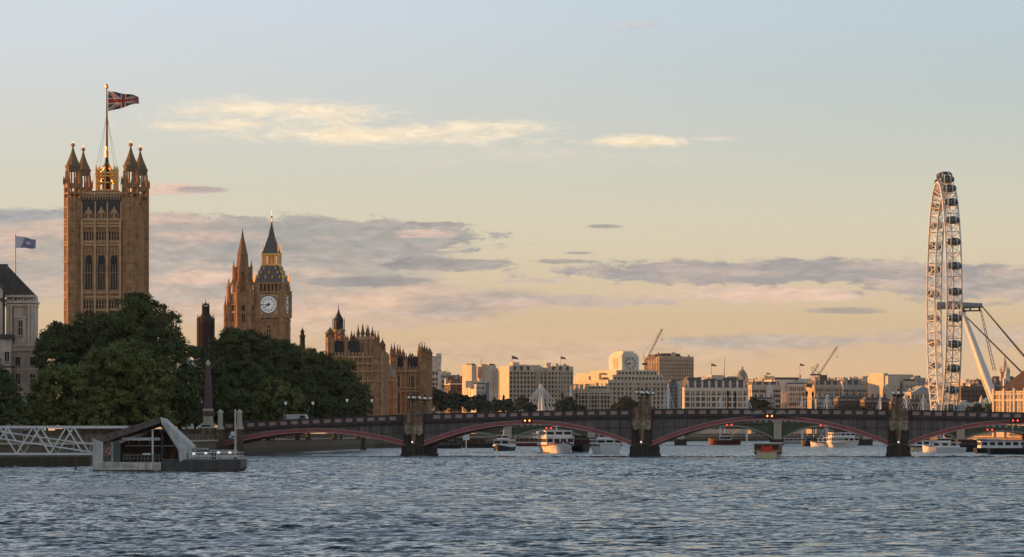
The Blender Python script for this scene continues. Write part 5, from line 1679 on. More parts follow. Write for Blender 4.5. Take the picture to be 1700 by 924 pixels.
def crane(label, px, ybase, tip, jibfrom, D_, cj):
    o = thing('tower_crane', label, 'crane', (WX(px, D_), D_, LANDZ))
    zc = lambda py: WZ(py, D_) - LANDZ
    xc = lambda p: WX(p, D_) - WX(px, D_)
    m = MB()
    for s1 in (-1, 1):
        for s2 in (-1, 1): m.tube((s1 * .9, s2 * .9, 0), (s1 * .9, s2 * .9, zc(ybase)), .22, .22, 4)
    for i in range(int(zc(ybase) / 2.4)):
        z0 = i * 2.4
        m.tube((-.9, -.9, z0), (.9, -.9, z0 + 2.4), .14, .14, 4); m.tube((.9, .9, z0), (-.9, .9, z0 + 2.4), .14, .14, 4)
    m.build('mast', CRR, o)
    a, b = Vector((xc(jibfrom[0]), 0, zc(jibfrom[1]))), Vector((xc(tip[0]), -4, zc(tip[1])))
    j = MB()
    d = (b - a).normalized(); n1 = Vector((0, 1, 0)); n2 = d.cross(n1).normalized()
    cs = [n1 * .7 - n2 * .4, -n1 * .7 - n2 * .4, n2 * .9]
    for c in cs: j.tube(a + c, b + c * .5, .20, .15, 4)
    n_ = int((b - a).length / 1.8)
    for i in range(n_):
        p, q_ = a.lerp(b, i / n_), a.lerp(b, (i + 1) / n_)
        for k in range(3): j.tube(p + cs[k], q_ + cs[(k + 1) % 3], .11, .11, 4)
    j.build('jib', CRR, o)
    c_ = Vector((xc(cj[0]), 0, zc(cj[1])))
    MB().box(min(a.x, c_.x) - .8, max(a.x, c_.x) + .8, -1.2, 1.2, a.z - 1.4, a.z - .1).build('counter_jib', DKMETAL, o)
    MB().tube(a + Vector((-.5, 0, 0)), c_ + Vector((0, 0, 2)), .2, .2, 5).tube(c_ + Vector((0, 0, 2)), b, .06, .06, 4).build('stay', DKMETAL, o)
    MB().tube(b, b - Vector((0, 0, 7)), .07, .07, 4).box(b.x - .3, b.x + .3, b.y - .3, b.y + .3, b.z - 8, b.z - 7).build('hook_line', DKMETAL, o)


crane('red luffing crane with a long jib leaning up behind the clock block', 1072, 603, (1099, 546), (1072, 602), 2640, (1068, 592))
crane('red luffing crane with its jib raised over the colonnaded building', 1361, 622, (1389, 576), (1361, 620), 2900, (1350, 614))
crane('short crane jib standing just beside the raised jib over the colonnaded building', 1351, 622, (1358, 605), (1350, 620), 2920, (1347, 613))

# gilded eagle on its stone pylon
o = thing('eagle_statue', 'gilded eagle with raised wings on a stone pylon before the far trees', 'statue', (WX(776, 1700), 1700, LANDZ))
ke = lambda py: CAM_H + (719 - py) * 1700 / FPX - LANDZ
MB().frus(0, 0, 0, ke(690), 1.6, 1.6, 1.2, 1.2).frus(0, 0, ke(690), ke(687), 1.3, 1.3, 1.0, 1.0).build('pylon', PORT, o)
MB().ball((0, 0, ke(686)), 1.0, 10).build('globe', GOLD, o)
e = MB().lathe([(.3, ke(686)), (.95, ke(683)), (.75, ke(680)), (.4, ke(678)), (.45, ke(677)), (.1, ke(675.5))], .2, 0, 8)
e.tube((.3, 0, ke(677)), (1.0, 0, ke(677.6)), .25, .05, 6)
e.build('body', GOLD, o, smooth=True)
for s in (-1, 1):
    wv = [(.1 * s, 0, ke(683)), (1.7 * s, -.2, ke(684)), (1.9 * s - .3, -.3, ke(679)), (1.2 * s - .5, -.1, ke(674)), (.2 * s - .2, 0, ke(679))]
    m_ = MB().add(wv + [(x, y + .35, z) for x, y, z in wv], [(0, 1, 2, 3, 4), (9, 8, 7, 6, 5)] + [(i, (i + 1) % 5, 5 + (i + 1) % 5, 5 + i) for i in range(5)])
    m_.build('wing', GOLD, o)

# ------------------------------------------------------------------ the second bridge: green arches
WB = thing('arch_bridge', 'low green iron arch bridge seen beneath the dark red-ribbed bridge', 'bridge', (0, 1450, 0), rad(-2))
GRN = mat('bridge_green_paint', (.085, .098, .062), .7, var=.2, scale=.3, streak=.2)
GRNL = mat('bridge_pale_green_paint', (.24, .27, .19), .7, var=.2, scale=.4)
WP = [WX(p, 1450) for p in (715, 843, 982, 1130, 1290, 1437, 1592, 1735)]
wz = lambda x: 10.0 - .00022 * (x - 92) ** 2
xs = list(np.linspace(WP[0] - 6, WP[-1] + 6, 60))
m_ = MB(); strip(m_, xs, lambda x: wz(x) - 1.9, lambda x: wz(x) - 1.2, -.4, 26.4); m_.build('deck', GRN, WB)
for y0 in (0, 25.6):
    m_ = MB(); strip(m_, xs, lambda x: wz(x) - 1.199, lambda x: wz(x) - .12, y0, y0 + .4, 0); strip(m_, xs, lambda x: wz(x) - .12, wz, y0 - .1, y0 + .5, 1)
    m_.build('parapet', [GRN, GRNL], WB)
qm = MB().box(-.42, .42, -.12, .05, -.3, .3).mesh('parapet_panel', mat('bridge_cream_panel', (.52, .50, .44), .7, var=.3, scale=.8))
for i in range(98):
    x = WP[0] + (WP[-1] - WP[0]) * (i + .5) / 98
    place('parapet_panel', qm, WB, (x, 0, wz(x) - .62))
for xa, xb in zip(WP, WP[1:]):
    xa, xb = xa + 1.7, xb - 1.7
    mid, hf = (xa + xb) / 2, (xb - xa) / 2
    zs, zc = 2.3, wz(mid) - 2.75
    lo = lambda x: zs + (zc - zs) * (1 - ((x - mid) / hf) ** 2)
    xs = list(np.linspace(xa, xb, 29))
    for y0 in (-.15, 6, 12.8, 19.5, 25.5):
        m_ = MB(); strip(m_, xs, lo, lambda x: lo(x) + .75, y0, y0 + .6); m_.build('arch_rib', GRNL if y0 < 0 else GRN, WB)
    for y0 in (.1, 25.5):
        m_ = MB(); strip(m_, xs, lambda x: lo(x) + .749, lambda x: wz(x) - 1.899, y0, y0 + .35); m_.build('spandrel', GRN, WB)
for x in WP[1:-1]:
    p = bpy.data.objects.new('pier', None); C.objects.link(p); p.parent = WB; p.location = (x, 0, 0)
    MB().prism([(-2.3, -1.5), (0, -3.6), (2.3, -1.5), (2.3, 27.5), (0, 29.6), (-2.3, 27.5)], -2, 2.3).build('pier_base', PIERDK, p)
    MB().box(-1.5, 1.5, -1.1, 27.1, 2.3, wz(x) - 1.2).box(-1.8, 1.8, -1.4, 27.4, wz(x) - 1.2, wz(x) + .3).build('shaft', BUFF, p)
for px in (911, 1210, 1365, 1640):
    x = WX(px, 1450) - .0
    for dx in (-.9, .9): MB().ball((x + dx, -.6, wz(x) - 2.1), .3, 8).build('navigation_light', REDLAMP, WB)

# footbridges with leaning masts and stay rods
FB = thing('footbridge', 'white cable stayed footbridge with rows of tall masts beyond the bridges', 'bridge', (0, 2050, 0), 0)
m_ = MB().box(-2, 226, -2, 2, 8.6, 9.3)
m_.box(-2, 226, -2.2, -1.9, 9.3, 10.4)
m_.build('deck', GREYC, FB)
m_ = MB().box(-2, 226, 6, 14, 7.0, 9.8); m_.build('rail_truss', DARKW, FB)
MASTS = [(898, 637, 20, 1), (948, 640, 8, .7), (1109, 637, 9, .8), (1196, 656, 9, .6), (1240, 656, 10, .6), (1332, 658, 9, .6), (1373, 655, 13, .7), (1462, 654, 8, .8), (1505, 652, 12, .8), (1533, 655, 12, .8)]
for px, yt, fan, r_ in MASTS:
    x = WX(px, 2050)
    zt = WZ(yt, 2050)
    md = bpy.data.objects.new('mast', None); C.objects.link(md); md.parent = FB; md.location = (x, 0, 0)
    ml = MB()
    for s in ((-1, 1) if fan >= 20 else (1,)):
        ml.lathe([(.5, 0), (.95 * r_ + .1, 9), (.8 * r_ + .1, zt * .6), (.3, zt)], 0, 0, 8) if fan < 20 else ml.tube((s * 1.7, s * 3, 0), (s * .35, 0, zt), .95, .45, 8)
    ml.build('pole', STEEL, md)
    sr = MB()
    f = fan * .33 * 1.45 * 1.1 * (1.35 if fan >= 20 else 1.15)
    nst = 11 if fan >= 20 else 5
    for i in range(nst):
        t = -1 + 2 * i / (nst - 1)
        if fan < 12 and px != 1196 and t > .3 and px not in (1109, 1240): continue
        sr.tube((0, 0, zt - .6), (t * f * (1.3 if fan >= 20 else 1.0), 0 if i % 2 else -1.5, 9.4), .30 if fan >= 20 else .22, .2, 4)
    sr.build('stay_rod', STEEL, md)

# ------------------------------------------------------------------ the great wheel
EY = 1900.0
wheel = thing('observation_wheel', 'giant white observation wheel seen nearly edge on with glass capsules and a leaning support leg', 'wheel', (WX(1567, EY), EY, LANDZ), rad(-1.9))
hz = 69.6 - LANDZ
WST = mat('wheel_white_steel', (.74, .68, .60), .45, var=.1, scale=.5)
CAPG = mat('capsule_glass', (.04, .065, .072), .12, var=0, spec=.6)
# local: axis = x, wheel plane = y,z
SEG = 64
def rp(r, k, x): a = 2 * math.pi * k / SEG; return Vector((x, r * math.sin(a), hz + r * math.cos(a)))
AX = 3.6
rm_ = MB()
for k in range(SEG):
    for r, x, rr in ((62.6, -AX, .50), (62.6, AX, .50), (57.4, 0, .48)):
        rm_.tube(rp(r, k, x), rp(r, k + 1, x), rr, rr, 6)
rm_.build('rim', WST, wheel)
br = MB()
for k in range(SEG):
    a, b, c = rp(62.6, k, -AX), rp(62.6, k, AX), rp(57.4, k, 0)
    a2, b2, c2 = rp(62.6, k + 1, -AX), rp(62.6, k + 1, AX), rp(57.4, k + 1, 0)
    br.tube(a, b, .27, .27, 5); br.tube(a, c, .25, .25, 5); br.tube(b, c, .25, .25, 5)
    if k % 2: br.tube(a, b2, .2, .2, 4); br.tube(a, c2, .2, .2, 4); br.tube(b, c2, .2, .2, 4); br.tube(c, a2, .16, .16, 4)
    else: br.tube(b, a2, .2, .2, 4); br.tube(c, a2, .2, .2, 4); br.tube(c, b2, .2, .2, 4); br.tube(a, c2, .16, .16, 4)
br.build('rim_lattice', WST, wheel)
sp_ = MB()
for k in range(SEG):
    x = -5 if k % 2 else 5
    sp_.tube(rp(57.4, k, 0), Vector((x, 1.8 * math.sin(2 * math.pi * k / SEG), hz + 1.8 * math.cos(2 * math.pi * k / SEG))), .05, .05, 3)
sp_.build('spoke_cable', WST, wheel)
cm = MB()
prof = [(.05, -3.7), (1.1, -3.3), (1.7, -2.4), (1.95, -1.1), (2.0, 0), (1.95, 1.1), (1.7, 2.4), (1.1, 3.3), (.05, 3.7)]
v = []
n_ = 12
for r, x in prof:
    for i in range(n_): v.append((x, r * math.cos(2 * math.pi * i / n_), r * math.sin(2 * math.pi * i / n_)))
f = [(j * n_ + i, j * n_ + (i + 1) % n_, (j + 1) * n_ + (i + 1) % n_, (j + 1) * n_ + i) for j in range(len(prof) - 1) for i in range(n_)]
cm.add(v, f)
cme = cm.mesh('capsule', CAPG); cme.polygons.foreach_set('use_smooth', [True] * len(cme.polygons))
hm = MB()
for x in (-1.5, 1.5):
    for i in range(16):
        t0, t1 = 2 * math.pi * i / 16, 2 * math.pi * (i + 1) / 16
        hm.tube((x, 2.25 * math.cos(t0), 2.25 * math.sin(t0)), (x, 2.25 * math.cos(t1), 2.25 * math.sin(t1)), .24, .24, 5)
hme = hm.mesh('mounting_ring', WST)
fm = MB().box(-3.0, 3.0, -1.3, 1.3, -1.45, -1.2)
for x in (-3.2, -2.0, 0, 2.0, 3.2): fm.box(x - .07, x + .07, -2.02 + abs(x) * .12, -1.9 + abs(x) * .12, -.9, .9)
fme = fm.mesh('floor_frame', mat('capsule_frame', (.45, .46, .46), .5, var=.1))
for k in range(32):
    a_ = 2 * math.pi * (k + .35) / 32
    c_ = place('capsule', cme, wheel, (0, 66.2 * math.sin(a_), hz + 66.2 * math.cos(a_)))
    place('mounting_ring', hme, c_); place('floor_frame', fme, c_)
sd = MB()
def xtube(m, x0, x1, r0, r1, n=14, y=0, z=None):
    m.tube((x0, y, hz if z is None else z), (x1, y, hz if z is None else z), r0, r1, n)
xtube(sd, -3.6, 6.5, 1.9, 1.9); xtube(sd, 6.5, 19.5, 1.9, 1.15)
sd.build('spindle', mat('spindle_grey', (.27, .26, .255), .45, var=.1), wheel)
MB().box(9.2, 18.5, -1.2, 1.2, hz - 3.0, hz - 2.3).box(9.2, 10.0, -1, 1, hz - 2.3, hz - 1.3).box(13, 13.7, -1, 1, hz - 2.3, hz - 1.2).box(17.6, 18.5, -1, 1, hz - 2.3, hz - 1).build('service_gantry', DKMETAL, wheel)
for y in (-24, 24):
    lg = MB()
    top = Vector((9.4, 0, hz - 3.2)); bot = Vector((31.6 + (y * .06), y, 0.0))
    mid = top.lerp(bot, .5)
    lg.tube(top, mid, 1.15, 2.1, 14); lg.tube(mid, bot, 2.1, 1.2, 14)
    lg.build('leg', WST, wheel)
MB().tube((8.2, 0, hz - 4.2), (10.6, 0, hz - 2.2), 1.3, 1.3, 10).build('leg_joint', DKMETAL, wheel)
for a, b, r in (((19.0, 0, hz), (75, -6, 0), .35), ((19.0, 0, hz), (75, 6, 0), .35), ((8.6, 0, hz - 3), (72, -4, 0), .33), ((8.6, 0, hz - 3), (72, 4, 0), .33)):
    MB().tube(a, b, r, r, 6).build('back_stay', mat('stay_cable', (.20, .17, .14), .6, var=.1), wheel)
bt = MB()
pa, pb = Vector((18.6, 0, hz - 2)), Vector((26.2, 6, hz - 33))
for s1 in (-1, 1):
    for s2 in (-1, 1): bt.tube(pa + Vector((s1 * .35, s2 * .35, 0)), pb + Vector((s1 * .7, s2 * .7, 0)), .13, .13, 4)
for i in range(14):
    p, q_ = pa.lerp(pb, i / 14), pa.lerp(pb, (i + 1) / 14)
    s = .35 + .35 * i / 14
    bt.tube(p + Vector((-s, -s, 0)), q_ + Vector((s, -s, 0)), .1, .1, 4); bt.tube(p + Vector((s, s, 0)), q_ + Vector((-s, s, 0)), .1, .1, 4)
bt.build('hanging_ladder', mat('ladder_grey', (.34, .34, .35), .6, var=.1), wheel)
o = thing('boarding_pavilion', 'pale glazed boarding pavilion at the foot of the great wheel', 'pavilion', (WX(1578, 1870), 1870, LANDZ))
MB().box(-7, 7, 0, 6, 0, WZ(672, 1870) - LANDZ).build('glazed_wall', mat('pale_glazing', (.34, .38, .48), .3, var=.25, scale=.8, spec=.5), o)
m_ = MB().box(-7.6, 7.6, -.6, 6.6, WZ(672, 1870) - LANDZ, WZ(671, 1870) - LANDZ)
for i in range(9): m_.box(-7 + i * 1.75 - .15, -7 + i * 1.75 + .15, -.25, .05, 0, WZ(672.2, 1870) - LANDZ)
m_.build('frame', WHITE, o)
# ------------------------------------------------------------------ classical corner building on the left bank
D = 770; k_ = D / FPX
nz_ = lambda py: CAM_H + (719 - py) * k_ - LANDZ
TH = thing('classical_building', 'stone classical corner building with columns and a steep slate pyramid roof behind the trees', 'building', (WX(34, D), D, LANDZ), rad(4))
nx_ = lambda px: (px - 34) * k_
THS = mat('house_stone', (.70, .52, .41), .9, var=.25, scale=.3, streak=.25)
THS2 = mat('house_stone_trim', (.78, .60, .48), .9, var=.2, scale=.4, streak=.2)
m_ = MB().box(nx_(10), nx_(70), 0, 9, 0, nz_(575)); m_.box(nx_(10), nx_(59), 1.5, 9, nz_(575), nz_(492)); m_.box(nx_(22), nx_(45), .75, 1.6, nz_(571), nz_(506))
m_.build('wall', THS, TH)
m_ = MB()
for py, x1, o_ in ((700, 71, .35), (645, 70.5, .25), (612, 70.5, .2), (580, 71, .45), (572, 71, .3), (505, 60, .45), (500, 61.5, .75), (490, 58, .4)):
    m_.box(nx_(10) - .2, nx_(x1), -o_ + (.6 if py < 510 else 0), 9.3, nz_(py) - .35, nz_(py) + .12)
for i in range(14): m_.lathe([(.12, nz_(579)), (.17, nz_(577)), (.1, nz_(573))], nx_(12) + i * .54, -.12, 6)
m_.build('cornice', THS2, TH)
for px in (12.5, 18, 47.5, 53, 57.5):
    MB().lathe([(.36, nz_(571)), (.33, nz_(568)), (.27, nz_(512)), (.38, nz_(507)), (.38, nz_(505.5))], nx_(px), .25, 10).build('column', THS2, TH)
m_ = MB().box(nx_(24), nx_(43), .35, .76, nz_(571), nz_(528)); m_.prof([(nx_(23), nz_(528)), (nx_(44), nz_(528)), (nx_(44), nz_(525)), (nx_(23), nz_(525))], .0, .6)
m_.build('window_surround', THS2, TH)
place('window', win_mesh(.85, 2.9, THS2, False, 1), TH, (nx_(34), .2, nz_(555)), 0)
for px, py, w1, h1 in ((30, 606, .95, 1.7), (54, 606, .95, 1.7), (30, 637, .95, 2.1), (54, 637, .95, 2.1), (30, 668, .95, 2.0), (54, 668, .95, 2.0), (30, 697, 1.0, 2.2), (54, 697, 1.0, 2.2), (36, 570, .8, 1.2)):
    place('window', win_mesh(w1, h1, THS2, False, 1), TH, (nx_(px), -.05 if py > 571 else .55, nz_(py)), 0)
for px in (18, 34, 50): place('attic_window', win_mesh(1.1, .75, THS2, False, 2), TH, (nx_(px), .55, nz_(500) + .45), 0)
for y in (2.5, 6.0):
    for py in (606, 637, 668): place('window', win_mesh(.95, 1.8, THS2, False, 1), TH, (nx_(70) + .06, y, nz_(py)), math.pi / 2)
m_ = MB()
m_.hexa([(nx_(-18), .2, nz_(490)), (nx_(58.5), .2, nz_(490)), (nx_(58.5), 9.2, nz_(490)), (nx_(-18), 9.2, nz_(490))], [(nx_(-2), 4.4, nz_(438)), (nx_(9), 4.4, nz_(438)), (nx_(9), 4.8, nz_(438)), (nx_(-2), 4.8, nz_(438))])
for i in range(20):
    t = i / 19
    m_.tube((nx_(-18) + (nx_(58) - nx_(-18)) * t, .15, nz_(489.5)), (nx_(-2) + (nx_(9) - nx_(-2)) * t, 4.38, nz_(437.8)), .07, .07, 4)
m_.box(nx_(-4), nx_(11), 4.2, 5, nz_(438.5), nz_(436.5))
m_.build('roof', mat('house_slate', (.13, .105, .09), .8, var=.35, scale=.8, streak=.3), TH)
o = thing('classical_wing', 'darker stone wing with a heavy cornice at the frame edge beside the classical corner building', 'building', (WX(-16, 764), 764, LANDZ), rad(4))
m_ = MB().box(-6, nx_(20) - nx_(-14), 0, 12, 0, nz_(560)); m_.box(-6, 2.2, -.3, 12, nz_(560), nz_(480)); m_.build('wall', THS, o)
m_ = MB().box(-6, 4.6, -.6, 12, nz_(563), nz_(556)); m_.box(-6, 2.7, -.7, 12, nz_(500), nz_(496)); m_.box(-6, 4.5, -.3, 12, nz_(610), nz_(608)); m_.build('cornice', DARKW, o)
m_ = MB().hexa([(-6, -.3, nz_(480)), (2.4, -.3, nz_(480)), (2.4, 12, nz_(480)), (-6, 12, nz_(480))], [(-6, 3, nz_(452)), (.4, 3, nz_(452)), (.4, 9, nz_(452)), (-6, 9, nz_(452))]); m_.build('roof', mat('house_slate', (.13, .105, .09)), o)
for x in (-.8, 1.2, 3.4):
    for py in (600, 630, 660): place('window', win_mesh(.9, 1.9, THS2, False, 1), o, (x, -.06, nz_(py)), 0)
o = thing('flagpole', 'pale flagpole standing behind the steep slate pyramid roof', 'flagpole', (WX(25.5, 782), 782, LANDZ + 20))
MB().lathe([(.2, 0), (.17, WZ(455, 782) - LANDZ - 20), (.10, WZ(391, 782) - LANDZ - 20)], 0, 0, 8).build('pole', POLE, o)
MB().ball((0, 0, WZ(390, 782) - LANDZ - 20), .2, 8).build('tip', GOLD, o)
MB().box(-1.2, 1.2, -1.2, 1.2, -20, .3).build('stair_head', THS, o)


def dullflag(u_, v_):
    if u_ < .22 + .25 * v_: return 1
    if (u_ - .62) ** 2 * 2.2 + (v_ - .5) ** 2 < .03: return 1
    return 0


flag('pale and slate blue flag on the pale flagpole above the slate pyramid roof', (WX(26.3, 782), 781.9, WZ(391.5, 782)), 4.4, 2.5, dullflag, [mat('flag_slate_blue', (.27, .25, .37), .8, var=.1), mat('flag_lilac', (.70, .63, .68), .8, var=.1)], .32, 4, 1, 'flag', -.15, .75, 24, 12)

# granite obelisk at the bridge foot
o = thing('obelisk', 'tall purple granite obelisk with a carved finial on a stepped plinth at the bridge foot', 'obelisk', (WX(345.5, 782), 782, LANDZ))
ob = lambda py: CAM_H + (719 - py) * 782 / FPX - LANDZ
OB = mat('purple_granite', (.17, .095, .095), .7, var=.25, scale=1.2)
MB().frus(0, 0, ob(678), ob(611), .85, .85, .5, .5).frus(0, 0, ob(611), ob(608), .62, .62, .62, .62).build('shaft', OB, o)
MB().box(-1.0, 1.0, -1.0, 1.0, ob(682), ob(678)).box(-.95, .95, -.95, .95, ob(702), ob(690)).box(-1.3, 1.3, -1.3, 1.3, 0, ob(702)).build('plinth', PORT, o)
MB().box(-1.15, 1.15, -1.15, 1.15, ob(690), ob(682)).build('die', OB, o)
MB().lathe([(.25, ob(608)), (.5, ob(605)), (.52, ob(602)), (.3, ob(599)), (.05, ob(596.5))], 0, 0, 10).build('finial', PORT, o)

o = thing('ramp_wall', 'brown stone ramp wall with a low parapet leading to the bridge foot', 'wall', (-63.6, 765, 0))
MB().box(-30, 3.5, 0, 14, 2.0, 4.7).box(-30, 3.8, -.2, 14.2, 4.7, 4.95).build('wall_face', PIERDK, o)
MB().box(-30, 3.5, -.1, .25, 4.95, 5.5).build('parapet', WALLM, o)

# vehicles


def car(name, label, loc, rotz, body_m, kind='car'):
    o = thing(name, label, kind, loc, rotz)
    if kind == 'car':
        L_, W_, H_ = 4.3, 1.75, 1.45
        pr = [(-2.15, .35), (2.15, .35), (2.15, .75), (1.95, .9), (1.05, .98), (.5, 1.42), (-1.1, 1.45), (-1.75, 1.0), (-2.1, .9)]
    elif kind == 'van':
        L_, W_, H_ = 5.2, 1.95, 2.3
        pr = [(-2.6, .35), (2.6, .35), (2.6, .95), (2.3, 1.2), (1.7, 2.2), (1.5, 2.3), (-2.6, 2.3)]
    MB().prof(pr, -W_ / 2, W_ / 2).build('body', body_m, o)
    gl = MB()
    if kind == 'car':
        for y in (-W_ / 2 - .01, W_ / 2 - .03): gl.prof([(.9, .98), (.42, 1.36), (-1.05, 1.38), (-1.5, 1.0)], y, y + .04)
    else:
        for y in (-W_ / 2 - .01, W_ / 2 - .03): gl.prof([(1.95, 1.3), (1.55, 2.05), (.6, 2.05), (.6, 1.3)], y, y + .04)
    gl.build('window', GLASS, o)
    wm_2 = MB()
    for i in range(12): pass
    wm_2.prof([(.32 * math.cos(t), .32 * math.sin(t)) for t in np.linspace(0, 6.283, 13)[:-1]], -.1, .1)
    me = wm_2.mesh('wheel', DKMETAL)
    for x in (-L_ * .31, L_ * .31):
        for y in (-W_ / 2 + .05, W_ / 2 - .05): place('wheel', me, o, (x, y, .32))
    return o


car('parked_car', 'white car standing on the ramp beside the obelisk plinth', (WX(341, 768), 771.5, 4.95), rad(12), WHITE)


def on_bridge(px, ly):
    q_ = (px - 850) / FPX
    X = q_ * 740 / (1 + .105 * q_)
    lx_ = (X - BR_C[0]) / math.cos(BR_R)
    return world_on_bridge(lx_, ly, ztop(lx_) - 1.25)


car('delivery_van', 'white van crossing the bridge between the first two lantern posts', on_bridge(482, 9), BR_R, mat('van_paint', (.52, .50, .48), .45, var=.1), 'van')
car('car', 'pale car following the white van over the bridge', on_bridge(497, 6), BR_R, mat('car_silver', (.5, .5, .5), .35, var=0))
car('car', 'grey car on the bridge close to the stone pillars at its foot', on_bridge(400, 5), BR_R, mat('car_grey', (.25, .25, .27), .35, var=0))

# ------------------------------------------------------------------ boats
BLK = mat('hull_black', (.03, .03, .033), .5, var=.3, scale=.6)
HRED = mat('hull_red', (.20, .04, .035), .55, var=.25, scale=.6)
HCR = mat('hull_cream', (.74, .58, .36), .55, var=.2, scale=.7)
BOATW = mat('boat_white', (.76, .71, .67), .5, var=.15, scale=.6)
BRNW = mat('boat_varnish', (.30, .12, .055), .5, var=.25, scale=.8)
BLUER = mat('boat_blue', (.10, .12, .22), .6, var=.2)


def boat(name, label, px, D_, L_, B_, rotz, hh, hull_m, decks, roof_m=None, mast=0.0, bow=True, band=None, extras=None, cat='boat', rail=False, group=None, z0=0.0):
    """decks: (x0, x1, width factor, height, wall material); local +x is the bow"""
    o = thing(name, label, cat, (WX(px, D_), D_, 0), rotz, group)
    m = MB()
    st = [(-.5, .80, 0), (-.42, .95, 0), (.15, 1.0, 0), (.33, .8, .12), (.44, .4, .3), (.5, .05, .45)] if bow else [(-.5, .92, 0), (.5, .92, 0)]
    secs = []
    for fx, fw, up in st:
        x, hw, zt_ = fx * L_, B_ / 2 * fw, hh * (1 + up)
        secs.append([(x * (.96), -hw * .7, -.5), (x, -hw, zt_), (x, hw, zt_), (x * .96, hw * .7, -.5)])
    for a, b in zip(secs, secs[1:]):
        m.add(a + b, [(0, 1, 5, 4), (1, 2, 6, 5), (2, 3, 7, 6), (3, 0, 4, 7)])
    m.add(secs[0], [(0, 1, 2, 3)]); m.add(secs[-1], [(3, 2, 1, 0)])
    m.build('hull', hull_m, o)
    if band:
        g_ = MB()
        for a, b in zip(secs, secs[1:]):
            for i, sg_ in ((1, -1), (2, 1)):
                pa, pb = a[i], b[i]
                g_.hexa([(pa[0], pa[1] - .04, pa[2] - .3), (pb[0], pb[1] - .04, pb[2] - .3), (pb[0], pb[1] + .04, pb[2] - .3), (pa[0], pa[1] + .04, pa[2] - .3)],
                        [(pa[0], pa[1] - .08, pa[2] + .06), (pb[0], pb[1] - .08, pb[2] + .06), (pb[0], pb[1] + .08, pb[2] + .06), (pa[0], pa[1] + .08, pa[2] + .06)])
        g_.box(secs[0][0][0] - .08, secs[0][0][0] + .05, secs[0][1][1], secs[0][2][1], hh - .28, hh + .07)
        g_.build('rubbing_strake', band, o)
    z = hh
    for di, (x0, x1, wf, dh, wm3) in enumerate(decks):
        xa, xb, hw = x0 * L_, x1 * L_, B_ / 2 * wf
        c_ = MB().box(xa, xb, -hw, hw, z - .02, z + dh - .15).build('cabin', wm3, o)
        MB().box(xa - .3, xb + .3, -hw - .2, hw + .2, z + dh - .149, z + dh).build('roof', roof_m or BOATW, o)
        wh = dh * .42
        n_ = max(3, int((xb - xa) / 1.7))
        sm = MB().box(-.62, .62, -.04, .06, -wh / 2, wh / 2).mesh('window', GLASS)
        for i in range(n_):
            x = xa + (xb - xa) * (i + .5) / n_
            place('window', sm, c_, (x, -hw - .005, z + dh * .55)); place('window', sm, c_, (x, hw + .005, z + dh * .55), math.pi)
        ne = max(2, int(2 * hw / 1.5))
        em = MB().box(-hw / ne * .8, hw / ne * .8, -.04, .06, -wh / 2, wh / 2).mesh('window', GLASS)
        for i in range(ne):
            y = -hw + 2 * hw * (i + .5) / ne
            place('window', em, c_, (xa - .005, y, z + dh * .55), -math.pi / 2); place('window', em, c_, (xb + .005, y, z + dh * .55), math.pi / 2)
        z += dh
    if rail:
        r = MB()
        xa, xb, hw = decks[-1][0] * L_, decks[-1][1] * L_, B_ / 2 * decks[-1][2]
        for y in (-hw, hw):
            r.box(xa, xb, y - .04, y + .04, z + .85, z + .95)
            for i in range(9): r.box(xa + (xb - xa) * i / 8 - .04, xa + (xb - xa) * i / 8 + .04, y - .04, y + .04, z, z + .85)
        for x in (xa, xb): r.box(x - .04, x + .04, -hw, hw, z + .85, z + .95)
        r.build('railing', BOATW, o)
    if mast:
        k = MB().lathe([(.14, z - .1), (.06, z + mast)], 0, 0, 6); k.box(-.05, .05, -.9, .9, z + mast * .6, z + mast * .6 + .1); k.build('mast', BOATW, o)
    if extras: extras(o, z)
    return o


def funnel(o, z): MB().lathe([(.7, z - .1), (.6, z + 2.0), (.65, z + 2.0), (.65, z + 2.3)], -2, 0, 10).build('funnel', HRED, o)


boat('passenger_boat', 'white boat with dark hull under the first wide arch, nearest the left bank', 836, 985, 17, 4.8, rad(-100), 1.3, BLK, [(-.4, .2, .85, 1.7, BOATW), (-.05, .12, .6, 1.2, BOATW)], mast=1.6, rail=False, band=BOATW)
boat('passenger_boat', 'moored pleasure boat with maroon hull and white open deck before the small stone pier', 869, 1330, 18, 5, rad(172), 1.4, HRED, [(-.42, .35, .85, 1.6, BRNW)], HCR, rail=True, band=BOATW)
boat('passenger_boat', 'small white cabin boat with red waterline moored far under the first wide arch', 893, 1400, 12, 5, rad(-100), 1.3, HRED, [(-.4, .25, .9, 1.7, BOATW), (-.3, .1, .7, 1.4, BOATW)])
boat('passenger_boat', 'large white double decked passenger boat facing us under the first wide arch', 924, 866, 26, 6.6, rad(-84), 1.9, BOATW, [(-.45, .28, .95, 1.9, BOATW), (-.35, .18, .9, 1.5, BOATW)], mast=1.4, rail=False, band=HRED)
boat('barge', 'dark barge with a red wheelhouse between the two larger white boats', 964, 872, 16, 4.4, rad(-88), 1.5, BLK, [(-.4, .1, .85, 1.7, HRED), (-.35, -.1, .7, 1.0, DARKW)], DARKW)
boat('passenger_boat', 'white blunt sterned boat with tyre black waterline beside the middle pier', 1004, 848, 19, 6.2, rad(96), 2.1, BOATW, [(-.46, .2, .94, 1.2, BOATW), (-.1, .12, .5, 1.3, BOATW)], band=BLK, rail=False)
